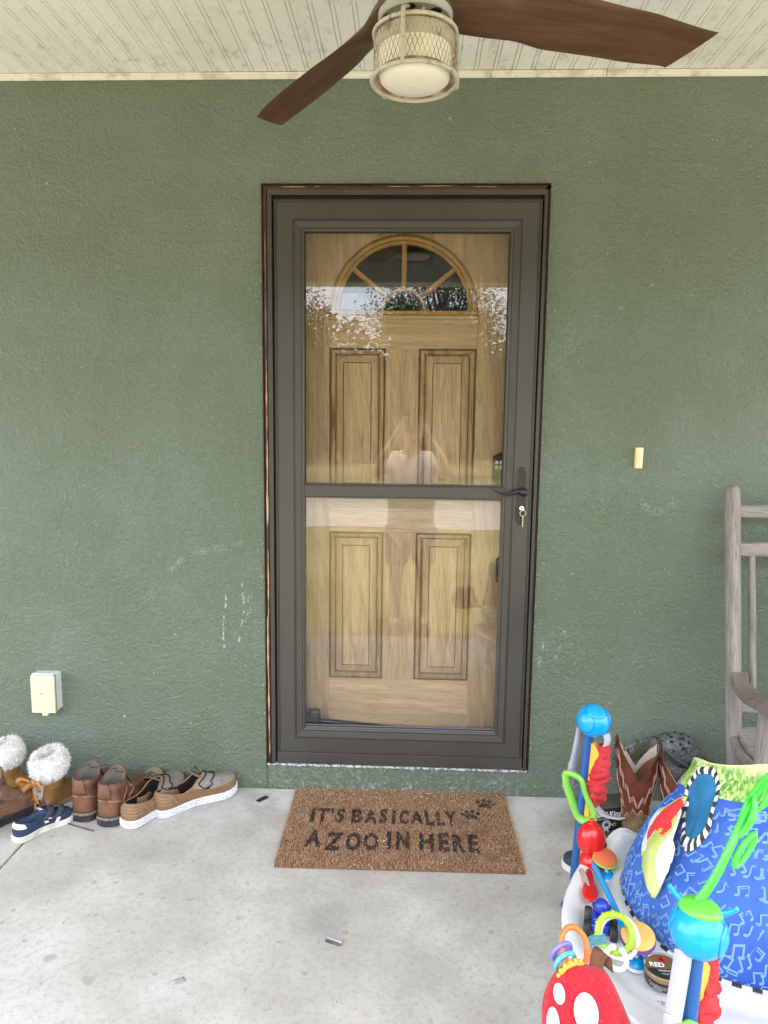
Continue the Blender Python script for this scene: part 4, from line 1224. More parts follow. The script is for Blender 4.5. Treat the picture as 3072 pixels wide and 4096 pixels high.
# ---- fleece-cuffed boots with bows
def fleece(mb, fn, n, lmin, lmax, rnd, w=.0011):
    """short tufts standing on fn() -> (point, normal)"""
    for _ in range(n):
        p, nn = fn(rnd)
        cl_ = Vector([mn.noise(p*70+Vector((k*9.1, 0, 0)))*1.1 for k in range(3)])
        d = (nn + cl_ + Vector((rnd.gauss(0, .22), rnd.gauss(0, .22), rnd.gauss(0, .22)-.15))).normalized()
        L = rnd.uniform(lmin, lmax); t = d.orthogonal().normalized(); t.rotate(Matrix.Rotation(rnd.random()*6.3, 3, d))
        b = Vector((rnd.gauss(0, .3), rnd.gauss(0, .3), rnd.gauss(-.2, .3)))*L*.5
        i = p+d*L*.55; e = p+d*L+b
        mb.add([p-t*w, p+t*w, i+t*w*.8, i-t*w*.8, e], [(0, 1, 2, 3), (3, 2, 4)])
def fur_boot(label, loc, rz, side, seed):
    rnd = random.Random(seed)
    th = thing('fleece_boot', label, 'boot', loc, rz, 'fleece-cuffed suede boots')
    k = .74
    s = Shoe(.255*k, .112*k, .016, .004, .118*k, .050*k, [(0, .150*k), (.5, .150*k), (1, .165*k)], side, BOOTF, BOOTS)
    s.sole(.0006, .017, .0025).build('sole', PM('tan_rubber', (.36, .22, .12), .7), th, ang=40)
    s.upper(0, 22, wr=.0018).build('upper', M_CHEST, th, ang=80)
    for sg in (1, -1): s.line([(sg*10, .04), (sg*11, .5), (sg*12, .95)], .0014, .0008).build('stitching', M_CHEST, th)
    # shaft, then the thick rolled cuff
    cx = (.004+.118*k)/2; z0 = .150*k
    rx, ry = .060*k, .054*k
    rows = []
    for j in range(7):
        f = j/6
        rows.append([Vector((cx+(rx+.004*f)*math.cos(2*PI*i/36)*(1+.02*mn.noise(Vector((i*.3, j*.5, seed)))), (ry+.004*f)*math.sin(2*PI*i/36), lerp(z0-.028, z0+.030, f))) for i in range(36)])
    MB().loft(rows, True).build('shaft', M_CHEST, th, ang=80)
    zc = z0+.050; Rc = .0405; rc = .0175
    tilt = Matrix.Rotation(rad(-12), 4, 'Y')
    C0 = Vector((cx-.004, 0, zc))
    def tor(a, b): return C0 + (tilt @ Vector(((Rc+.004+rc*math.cos(b))*math.cos(a), (Rc+rc*math.cos(b))*math.sin(a), rc*2.3*math.sin(b))))
    rows = [[tor(2*PI*i/36, 2*PI*j/16) for j in range(16)] for i in range(37)]
    base = MB().loft(rows, True)
    cuff = base.build('fleece_cuff', M_FURB, th, ang=80)
    mb = MB()
    def fn(r):
        a, b = r.random()*2*PI, r.random()*2*PI
        p = tor(a, b); n = (p-tor(a, b+PI)).normalized()
        return p, n
    fleece(mb, fn, 9500, .004, .0135, rnd, .0009)
    tag(mb.build('fleece_tuft', M_FUR, cuff), kind='stuff')
    # fleece strip down the back of the boot, where the bows sit
    strip = MB(); rows = []
    def bk(f, g):
        i = 2.2+lerp(-6.0, 4.6, g)*(1-.35*f); P = s.surf(i, lerp(.93, .42, f), .005+.006*math.sin(PI*g))
        return P
    rows = [[bk(j/8, q/8) for q in range(9)] for j in range(9)]
    st = MB().loft(rows, False).build('back_fleece', M_FURB, th, ang=80)
    mb = MB()
    def fn2(r):
        f, g = r.random(), r.random(); p = bk(f, g); n = s.nrm(0, .6); return p, (n+Vector((0, (g-.5)*1.2, -.25))).normalized()
    fleece(mb, fn2, 3200, .005, .012, rnd, .0007)
    tag(mb.build('fleece_tuft', M_FUR, st), kind='stuff')
    # satin bows
    for bi, (zz, sc) in enumerate(((z0+.004, 1.45), (z0-.050, 1.25))):
        o = Vector((-.016, .004, zz))
        bow = MB().ball(o, (.008*sc, .008*sc, .009*sc)).build('bow_knot', M_RIBBON, th)
        def rib(pts, w):
            pts = spline(pts, 6); rows = []
            for q, p in enumerate(pts):
                f = q/(len(pts)-1); ww = lerp(w*.45, w, min(1, f*1.6))
                t_ = (pts[min(q+1, len(pts)-1)]-pts[max(q-1, 0)]).normalized()
                nx = t_.cross(Vector((-1, .25, .15))).normalized()
                rows.append([p-nx*ww, p+nx*ww*.0+Vector((-.002, 0, 0)), p+nx*ww])
            return MB().loft(rows, False)
        for tail in (((-.004, .012, .0), (-.012, .030, .006), (-.014, .044, -.006), (-.006, .030, -.014), (-.002, .006, -.002)),
                     ((-.004, .008, -.002), (-.014, .024, -.018), (-.016, .044, -.036)),
                     ((-.004, -.006, -.004), (-.012, -.014, -.022), (-.010, -.022, -.042)),
                     ((-.004, -.010, .0), (-.010, -.024, .008), (-.008, -.030, -.002), (-.002, -.016, -.006))):
            if bi and tail[1][2] > 0: continue
            rib([o+Vector(q)*sc for q in tail], .0095*sc).build('bow_ribbon', M_RIBBON, th, ang=80, solid=.0008)
    # small stitched leather badge with a winged mark
    sq = [(-.5, -.5), (.5, -.5), (.5, .5), (-.5, .5)]
    bd = s.decal(sq, -2.5, .27, 4.2, .16, .0018).build('badge', PM('pale_leather_badge', (.42, .24, .16), .6), th)
    s.decal([(-.5, .28), (-.14, .18), (0, .3), (.14, .18), (.5, .28), (.3, 0), (.1, -.06), (0, -.2), (-.1, -.06), (-.3, 0)], -2.5, .275, 3.2, .12, .0026).build('winged_mark', PM('badge_print', (.13, .06, .04), .6), bd)
    return th
fur_boot('suede boot with white fleece cuff and amber bows, behind the navy sneaker', (-1.222, -.212, 0), rad(65), -1, 1)
fur_boot('suede boot with white fleece cuff, half cut by the left picture edge', (-1.440, -.120, 0), rad(12), 1, 2)

# ---- toddler sneakers
STAR = [((.5 if i % 2 == 0 else .21)*math.sin(2*PI*i/10), (.5 if i % 2 == 0 else .21)*math.cos(2*PI*i/10)) for i in range(10)]
def sneaker(label, loc, rz, side, m):
    th = thing('toddler_sneaker', label, 'sneaker', loc, rz, 'toddler sneakers')
    s = Shoe(.190, .080, .020, .008, .108, .027, [(0, .063), (.25, .055), (.5, .048), (.75, .056), (1, .066)], side, LOWF, LOWS, spring=.004)
    s.sole(.0006, .0215, .0032).build('sole', M_WHRUB, th, ang=40)
    MB().tube([Vector((x, y, .0165)) for x, y in outline(s.L, s.W, .0036, side)], .0009, 6, True).build('sole_line', M_WHRUB, th)
    s.upper(0, 18).build('upper', m, th, ang=80)
    s.lining(.03, .004).build('lining', M_NAVYLIN, th, ang=80)
    s.rim(.0026).build('collar', M_NAVY, th, ang=80)
    # white heel patch
    rows = [[s.surf(i, lerp(.50, 1.0, j/5), .0013) for i in range(-7, 8)] for j in range(6)]
    MB().loft(rows, False).build('heel_patch', M_WHLEA, th, ang=80)
    for sg in (1, -1):
        s.decal(STAR, sg*14.2, .45, 1.9*sg, .52, .0020).build('star_emblem', M_WHLEA, th)
        s.decal([(-.42, .5), (.05, .5), (.5, .02), (.05, -.5), (-.42, -.5), (.02, 0)], sg*17.4, .43, 2.7*sg, .66, .0020).build('chevron_emblem', M_WHLEA, th)
        s.line([(sg*11, .06), (sg*11.8, .42), (sg*9, .86)], .0007, .0006).build('stitching', M_NAVYD, th)
    # hook-and-loop straps over the instep, tongue, insole
    for v0, v1, dz in ((.86, 1.0, .004), (.62, .76, .004)):
        ii = [15.5+25*q/20 for q in range(21)]
        rows = []
        for v in (v0, (v0+v1)/2, v1):
            rows.append([s.surf(i, v-.10*(abs(q-10)/10)**2, dz+.006*math.sin(PI*q/20)) for q, i in enumerate(ii)])
        MB().loft(rows, False).build('strap', M_NAVYD, th, ang=80, solid=.002)
    rows = []
    for j in range(6):
        f = j/5
        rows.append([Vector((lerp(.115, .080, f), .019*q/3, lerp(.060, .074, f)-.005*(q/3)**2)) for q in range(-3, 4)])
    tg = MB().loft(rows, False).build('tongue', M_NAVYLIN, th, ang=80, solid=.003)
    MB().bx(-.006, .006, -.011, .011, 0, .001, 0, Matrix.Translation((.088, 0, .0745)) @ Matrix.Rotation(rad(22), 4, 'Y')).build('tongue_label', M_WHLEA, tg)
    return th
sneaker('navy toddler sneaker with white star in front of the white fleece boot', (-1.216, -.388, 0), rad(57), -1, M_NAVY)
sneaker('dark navy toddler sneaker on the concrete behind the blue toy post', (.655, -.540, 0), rad(126), 1, M_NAVYD)
tw = thing('dry_twig', 'thin dark twig on the concrete under the brown ankle boots', 'twig', (-1.02, -.285, 0))
MB().tube(spline([(-.12, .035, .003), (-.08, .01, .004), (-.02, -.012, .003), (.03, -.03, .004)], 5), .0022, 6).build('stem', M_STRAW, tw)
# ------------------------------------------------------------------ weathered rocking chair
M_TEAKZ = wood_mat('weathered_teak_upright', 'z', (.30, .268, .242), (.10, .084, .073), .35, .75, .9, .45)
M_TEAKX = wood_mat('weathered_teak_level', 'x', (.30, .268, .242), (.10, .084, .073), .35, .7, .9, .45)
def turn(o, ax='y'):
    return o
chair = thing('rocking_chair', 'weathered grey wooden rocking chair against the wall at the right edge', 'rocking chair', (1.0, 0, 0))
def post(x, y, z0, z1, r, name, lean=0.0, n=24):
    prof = [(.0001, 0), (r*.95, 0), (r, .01), (r, z1-z0-.045), (r*.985, z1-z0-.028), (r*.90, z1-z0-.014), (r*.68, z1-z0-.004), (r*.35, z1-z0-.0005), (.0001, z1-z0)]
    o = MB().lathe(prof, n).build(name, M_TEAKZ, chair, ang=60)
    o.location = (x, y, z0); o.rotation_euler = (lean, 0, 0)
    return o
CWD = .56
LB = rad(10)
def yb(z): return -.262+(z-.045)*math.tan(LB)
XB, XF = (.105, .105+CWD), (.035, .175+CWD)
for x in XB: post(x, yb(.045), .045, 1.175, .0245, 'back_post', -LB)
for x in XF: post(x, -.545, .060, .578, .0260, 'front_post')
def rail(name, x0, x1, yc, zc, h, d, m=M_TEAKX, tilt=-LB):
    o = MB().bx(x0-(x0+x1)/2, x1-(x0+x1)/2, -d/2, d/2, -h/2, h/2).build(name, m, chair, bevel=.005)
    o.location = ((x0+x1)/2, yc, zc); o.rotation_euler = (tilt, 0, 0); return o
for z, h in ((1.072, .044), (.948, .048), (.445, .048)):
    rail('back_rail', XB[0]+.018, XB[1]-.018, yb(z), z, h, .022)
for i in range(6):
    o = MB().lathe([(.0001, 0), (.0105, 0), (.0115, .1), (.0115, .36), (.0105, .47), (.0001, .47)], 16).build('spindle', M_TEAKZ, chair, ang=60)
    o.location = (XB[0]+.062+.0728*i*1.2, yb(.466), .466); o.rotation_euler = (-LB, 0, 0)
M_TEAKA = wood_mat('weathered_teak_arm', 'z', (.25, .21, .185), (.12, .09, .075), .5, .75, .9, .45)
for x, xf, sg in ((XB[0], XF[0], 1), (XB[1], XF[1], -1)):
    rows = []
    P = spline([(x+.012*sg, yb(.54)-.018, .546), (lerp(x, xf, .25), -.27, .540), (lerp(x, xf, .55), -.38, .548), (lerp(x, xf, .9), -.50, .578), (xf-.004*sg, -.60, .600), (xf-.006*sg, -.68, .602)], 6)
    for q, p in enumerate(P):
        f = q/(len(P)-1); w = lerp(.026, .046, smooth(.1, .8, f))*(1 if f < .96 else .8)
        rows.append([p+Vector((a_*w, 0, b_*.0135)) for a_, b_ in ((-1, -.6), (-.85, -1), (.85, -1), (1, -.6), (1, .6), (.85, 1), (-.85, 1), (-1, .6))])
    MB().loft(rows, True, True, True).build('arm', M_TEAKA, chair, ang=40)
for x, xf in zip(XB, XF):
    P = spline([(x, yb(.37), .345), (lerp(x, xf, .3), -.30, .335), (lerp(x, xf, .7), -.43, .352), (xf, -.535, .372)], 5)
    MB().tube(P, .016, 12).build('side_rail', M_TEAKZ, chair, ang=60)
for i in range(6):
    f = i/5; yy = lerp(-.225, -.560, f); zz = .362-.022*math.sin(PI*f*.9)+.032*f
    hw = lerp(CWD/2-.004, CWD/2+.05, f)
    o = MB().bx(-hw, hw, -.028, .028, -.008, .008).build('seat_slat', M_TEAKX, chair, bevel=.004)
    o.location = (XB[0]+CWD/2, yy, zz); o.rotation_euler = (rad(lerp(14, -10, f)), 0, 0)
for x, xf in zip(XB, XF):
    P = [(lerp(xf, x, q/20), lerp(-.80, -.06, q/20), .020+.16*((q/20-.48)**2)) for q in range(21)]
    MB().tube(P, [(.020, .016)]*21, 10).build('rocker', M_TEAKZ, chair, ang=60)
MB().tube([(XB[0], yb(.2), .20), (XB[1], yb(.2), .20)], .014, 12).build('stretcher', M_TEAKX, chair, ang=60)
MB().tube([(XF[0], -.545, .22), (XF[1], -.545, .22)], .014, 12).build('stretcher', M_TEAKX, chair, ang=60)

# ------------------------------------------------------------------ cowboy boots
M_RUST = leather('oxblood_boot_leather', (.135, .034, .018), (.070, .018, .011), (.22, .068, .036), .34, (90, .15, .0012))
M_VAMP = PM('crackled_tan_vamp', (.155, .095, .048), .5, .4, layers=[(34, (.075, .042, .02), .42, .66, .8), (120, (.30, .21, .12), .56, .70, .7)], bump=(110, .5, .002))
M_MESHT = NT('tan_mesh_lining'); t = M_MESHT; v = t.co(1)
col = t.mix(t.rng(t.vor(v, 260, 'F1', .15), .16, .34), (.055, .024, .010), (.33, .145, .05))
M_MESHT = t.finish(col, .8, .2)
M_PIPE = PM('white_piping', (.60, .57, .52), .6, layers=[(40, (.35, .3, .26), .5, .7, .6)])
M_STITCH = PM('cream_stitching', (.42, .26, .19), .7)
def cowboy(label, loc, rz, hgt, k=1.0):
    th = thing('cowboy_boot', label, 'boot', loc, rz, 'oxblood cowboy boots')
    # foot frame: heel at x=0, toe along +x
    s = Shoe(.285*k, .094*k, .016, .010*k, .122*k, .046*k, [(0, .105*k), (.5, .100*k), (1, .118*k)], 1, [(0, 0), (0, .20), (.04, .32), (.2, .42), (.5, .55), (.8, .76), (1, 1)], BOOTS)
    s.sole(.010, .0165, .003).build('sole', M_RUBB, th, ang=40)
    MB().prism([(x*.26, y*.9) for x, y in outline(.285*k, .094*k, .001, 1)], 0.0006, .0105, lambda u, v, h: Vector((u, v, h))).build('heel', M_RUBB, th, bevel=.002)
    s.upper(0, 18, wr=.002).build('vamp', M_VAMP, th, ang=80)
    n = 64; cx = .066*k
    rx, ry = .063*k, .064*k
    zb = .085*k
    def top(a):
        """scalloped top line: high at the sides (pull tabs), a deep V in front and behind"""
        d = abs(((a+PI/2) % PI)-PI/2)/(PI/2)               # 0 at front/back, 1 at the sides
        return hgt-.118*k*(.45*(1-d)+.55*(1-math.sin(d*PI/2)))+.004*k*math.sin(d*PI)
    def sh(a, f):
        z = lerp(zb, top(a), f); g = (z-zb)/(hgt-zb)
        w = lerp(.86, 1.10, smooth(0, .9, g)); 
        x = cx-.010*g+rx*w*math.cos(a); y = ry*w*math.sin(a)*lerp(.80, 1.0, smooth(0, .5, g))
        p = Vector((x, y, z)); q = .0035*mn.noise(Vector((x*30, y*30, z*22+hgt*9)))*(1-g*.6)
        return p+Vector((math.cos(a), math.sin(a), 0))*q
    rows = [[sh(2*PI*i/n, j/20) for i in range(n)] for j in range(21)]
    MB().loft(rows, True).build('shaft', M_RUST, th, ang=80)
    rows = [[(lambda p: Vector((cx-.008+(p.x-cx+.008)*.93, p.y*.93, p.z)))(sh(2*PI*i/n, 1-j/12*.92)) for i in range(n)] for j in range(13)]
    MB().loft(rows, True).build('lining', M_MESHT, th, ang=80)
    def band(inn, r):
        pts = []
        for i in range(n):
            a = 2*PI*i/n; p = sh(a, 1); pts.append(Vector((cx-.008+(p.x-cx+.008)*inn, p.y*inn, p.z+.0005)))
        return MB().tube(pts, r, 8, True)
    band(1.0, .0024*k).build('top_piping', PM('dark_binding', (.03, .012, .01), .5), th)
    # broad white bead just inside the top line
    rows = []
    for f, inn in ((1.0, .965), (.985, .93), (.82, .915)):
        rows.append([(lambda p: Vector((cx-.008+(p.x-cx+.008)*inn, p.y*inn, p.z)))(sh(2*PI*i/n, f)) for i in range(n)])
    MB().loft(rows, True).build('white_bead', M_PIPE, th, ang=80)
    # pull tabs and pull holes at both sides
    for sg in (1, -1):
        a = sg*PI/2
        rows = []
        for q in range(9):
            t_ = q/8; ww = .0085*k
            b = PI*t_; p = sh(a, 1)
            off = Vector((0, sg*(.007*math.cos(b)), .012*math.sin(b)-.004-.034*k*abs(2*t_-1)**3))
            rows.append([p+off+Vector((e*ww, 0, 0)) for e in (-1, -.4, .4, 1)])
        MB().loft(rows, False).build('pull_tab', M_RUST, th, ang=80, solid=.002)
        pts = []
        c = sh(a, .82)
        for q in range(20):
            b = 2*PI*q/20; aa = a+.30*math.cos(b)*(1-.35*math.sin(b)); zz = .80+.11*math.sin(b)
            p = sh(aa, zz); pts.append(p+Vector((math.cos(aa), math.sin(aa), 0))*.0015)
        MB().tube(pts, .0034*k, 6, True).build('pull_hole_rim', M_RUST, th)
        m = len(pts); c = sum(pts, Vector())/m
        MB().add(pts+[c], [(q, (q+1) % m, m) for q in range(m)]).build('pull_hole', M_BLKLIN, th)
    # zigzag corded stitching, mirrored on each half
    def zig(path, r=.0012):
        pts = []
        for (a0, f0), (a1, f1) in zip(path, path[1:]):
            for q in range(6):
                a, f = lerp(a0, a1, q/6), lerp(f0, f1, q/6); p = sh(a, f); pts.append(p+Vector((math.cos(a), math.sin(a), 0))*.0012)
        return MB().tube(pts, r, 5)
    for sg in (1, -1):
        for base in (0, PI):
            for o in (0, .035, .07):
                P = [(1.30, .93), (1.02, .86), (1.10, .76), (.80, .72), (.86, .58), (.58, .62), (.46, .44), (.26, .56), (.0, .42)]
                zig([(base+sg*a, f-o*1.0) for a, f in P]).build('corded_stitching', M_STITCH, th)
                P = [(1.5, .62), (1.25, .52), (1.30, .42), (1.02, .44), (.95, .26), (1.2, .30), (1.3, .14), (1.0, .12)]
                zig([(base+sg*a, f-o*.8) for a, f in P]).build('corded_stitching', M_STITCH, th)
            zig([(base+sg*a, f) for a, f in [(.95, .06), (.70, .16), (.50, .10), (.28, .30), (.0, .22)]], .0016).build('corded_stitching', M_STITCH, th)
        # side seam cord
        zig([(sg*PI/2-.02, q/10) for q in range(11)], .0018).build('side_seam', M_RUST, th)
    # scalloped tongue of the vamp climbing the shaft
    rows = []
    for j in range(7):
        f = j/6
        rows.append([sh(lerp(-.85, .85, q/12)*(1-.55*f**2), -.02+.26*f+.0*q)+Vector((.003, 0, 0)) for q in range(13)])
    MB().loft(rows, False).build('vamp_tongue', M_VAMP, th, ang=80)
    return th
cowboy('oxblood cowboy boot with cream zigzag stitching, left one of the pair, beside the black box', (.797, -.195, 0), rad(-101), .338, .93)
cowboy('oxblood cowboy boot half hidden behind the baby jumper seat, right one of the pair', (.917, -.245, 0), rad(-97), .308, .93)

# ------------------------------------------------------------------ camo clogs behind the boots
M_CAMO = NT('grey_camo_foam'); t = M_CAMO; v = t.co((1, 1.6, 1))
n1 = t.noise(v, 18, 5, .7, 1.6)
col = t.mix(t.rng(n1, .40, .46), (.055, .058, .060), (.125, .13, .135))
col = t.mix(t.rng(t.noise(t.co((2.2, 1, 1)), 26, 4, .7, 2.5), .56, .60), col, (.27, .28, .30))
col = t.mix(t.rng(t.noise(v, 40, 3, .6, 1), .60, .64), col, (.020, .022, .022))
M_CAMO = t.finish(col, .62, .35, 0, t.bump(t.noise(v, 160, 3), .1, .001))
M_OLIVE = PM('olive_foam', (.10, .092, .065), .8, layers=[(30, (.055, .05, .036), .45, .7, .7)])
def clog(label, loc, rot, side):
    th = thing('clog', label, 'clog', loc, 0, 'grey camouflage clogs', rot=rot)
    s = Shoe(.285, .116, .028, .012, .150, .045, [(0, .060), (.3, .055), (.6, .066), (.85, .092), (1, .100)], side, [(0, 0), (0, .25), (.04, .5), (.18, .68), (.45, .84), (.8, .97), (1, 1)], LOWS, spring=.010)
    s.sole(.0008, .012, .003).build('sole', M_CAMO, th, ang=40)
    s.sole(.0125, .030, .005).build('sole', M_CAMO, th, ang=40)
    s.upper(0, 18).build('upper', M_CAMO, th, ang=80)
    s.lining(.04, .007).build('footbed', M_OLIVE, th, ang=80)
    s.rim(.0050).build('collar', M_CAMO, th, ang=80)
    # ventilation holes over the toe: dark recessed discs with a rim
    for v, cnt in ((.36, 6), (.52, 5), (.68, 4), (.84, 3)):
        for q in range(cnt):
            i = 28+(q-(cnt-1)/2)*3.1
            c, nn = s.surf(i, v, .0010), s.nrm(i, v)
            Mx = Matrix.Translation(c) @ nn.to_track_quat('Z', 'Y').to_matrix().to_4x4()
            MB().lathe([(.0001, 0), (.0046, 0), (.0056, .0008), (.0062, -.001)], 12, Mx).build('vent_hole', M_BLACKGAP, th)
    # heel strap swung back, pivoting on a rivet
    pts = []
    for q in range(25):
        a = lerp(-PI/2, PI/2, q/24)
        pts.append(Vector((.125-.118*math.cos(a)**.7, .056*math.sin(a), .074+.012*math.cos(a))))
    MB().tube(pts, [(.0035, .0105)]*25, 8, flat=(1, 0, 0)).build('heel_strap', M_CAMO, th, ang=60)
    for sg in (1, -1):
        MB().lathe([(.0001, .004), (.006, .003), (.007, 0)], 14, Matrix.Translation((.125, sg*.060, .074)) @ Matrix.Rotation(-sg*PI/2, 4, 'X')).build('rivet', M_OLIVE, th)
    return th
clog('grey camouflage clog leaning on the wall behind the left cowboy boot', (.775, -.115, .125), (0, rad(-20), rad(12)), -1)
clog('grey camouflage clog lying between the right cowboy boot and the rocking chair post', (.890, -.125, .170), (0, rad(17), rad(-4)), 1)
clog3 = None
# black-printed box on the floor by the boots
bx_ = thing('printed_box', 'black box with white windmill print beside the left cowboy boot', 'box', (.712, -.215, 0), rad(14))
MB().bx(-.040, .040, -.10, .10, .0008, .112, 0, Matrix.Rotation(PI/2, 4, 'Z') @ Matrix.Translation((0, 0, 0))).build('carton', PM('dark_grey_card', (.075, .07, .06), .8), bx_, bevel=.003)
lid = MB().bx(-.098, .048, -.0425, -.0405, .030, .110).build('black_panel', PM('matt_black_card', (.012, .012, .013), .6), bx_, bevel=.0005)
def on_front(vs, x0, z0): return [Vector((x0+q.x, -.0431, z0+q.y)) for q in vs]
vs, fs = text_mesh('Rural King', .0235, .0006); MB().add(on_front(vs, -.078, .083), fs).build('lettering', M_WHITEPR, bx_)
vs, fs = text_mesh("America's Farm & Home Store", .0072, 0); MB().add(on_front(vs, -.066, .0735), fs).build('lettering', M_WHITEPR, bx_)
mb = MB()
wc = Vector((-.030, -.0431, .054))
for q in range(18):
    a = 2*PI*q/18; w = .055
    mb.add([wc+Vector((.005*math.cos(a), 0, .005*math.sin(a))), wc+Vector((.0145*math.cos(a-.11), 0, .0145*math.sin(a-.11))), wc+Vector((.0145*math.cos(a+.11), 0, .0145*math.sin(a+.11)))], [(0, 1, 2)])
mb.tube(circle(wc, .0155, 30, 'y'), .0005, 4, True)
mb.tube([wc+Vector((.015, 0, 0)), wc+Vector((.024, 0, -.001))], .0006, 4)
mb.tube([wc+Vector((x, 0, z)) for x, z in ((.022, -.005), (.034, -.004), (.034, .004), (.022, .003), (.022, -.005))], .0006, 4)
for sg in (-1, 1): mb.tube([wc+Vector((0, 0, -.004)), wc+Vector((sg*.009, 0, -.026))], .0008, 4)
for z in (-.012, -.019): mb.tube([wc+Vector((-.004-.003*(z < -.015), 0, z)), wc+Vector((.004+.003*(z < -.015), 0, z-.002))], .0006, 4)
mb.build('windmill_print', M_WHITEPR, bx_)
# ------------------------------------------------------------------ baby jumper: posts, straps, tray, seat
PB = plastic('sky_blue_plastic', (.003, .30, .68), .26, .12)
PB2 = plastic('deep_blue_plastic', (.018, .095, .30), .35, .3)
PY = plastic('yellow_plastic', (.72, .40, .045), .34, .35)
PG = plastic('leaf_green_plastic', (.20, .50, .07), .34, .25)
PW = plastic('white_plastic', (.74, .75, .77), .34, .0)
PR = plastic('red_plastic', (.58, .012, .012), .16, .1)
PO = plastic('orange_plastic', (.78, .19, .035), .36, .15)
PP = plastic('violet_plastic', (.22, .17, .55), .36, .15)
PT = plastic('aqua_plastic', (.10, .46, .50), .36, .15)
PL = plastic('lime_plastic', (.36, .62, .02), .34, .2)
PU = plastic('purple_plastic', (.13, .04, .25), .36, .15)
def tray_mat():
    t = NT('scuffed_white_tray'); v = t.co(1)
    col = t.mix(t.rng(t.noise(v, 5, 4), .4, .7), (.70, .71, .73), (.61, .62, .65))
    col = t.mix(t.math('MULTIPLY', t.rng(t.noise(v, 40, 5, .7), .60, .70), t.rng(t.noise(v, 6, 2), .50, .60, 0, .75)), col, (.20, .16, .11))
    col = t.mix(t.rng(t.noise(v, 150, 3, .6), .68, .74, 0, .5), col, (.25, .22, .18))
    return t.finish(col, .36, .45)
M_TRAY = tray_mat()
M_WEB = PM('white_webbing', (.44, .43, .48), .9, .1, layers=[(14, (.38, .37, .38), .45, .7, .7)], bump=(300, .3, .0008))
M_REDF = PM('red_fabric', (.50, .040, .045), .8, .2, layers=[(20, (.44, .02, .03), .45, .7, .6), (150, (.68, .1, .1), .55, .75, .3)], bump=(220, .15, .0006))
JC = Vector((.755, -1.02, 0))          # seat and tray centre on the porch
TZ = .300
jump = thing('baby_jumper', 'white and blue baby jumper with music-note seat and blue ball-topped posts', 'baby jumper', JC)
PA, PBn, PC3 = Vector((.532, -.612, 0))-JC, Vector((.506, -1.398, 0))-JC, Vector((1.205, -1.000, 0))-JC
BALLZ = .556
TOPZ = BALLZ
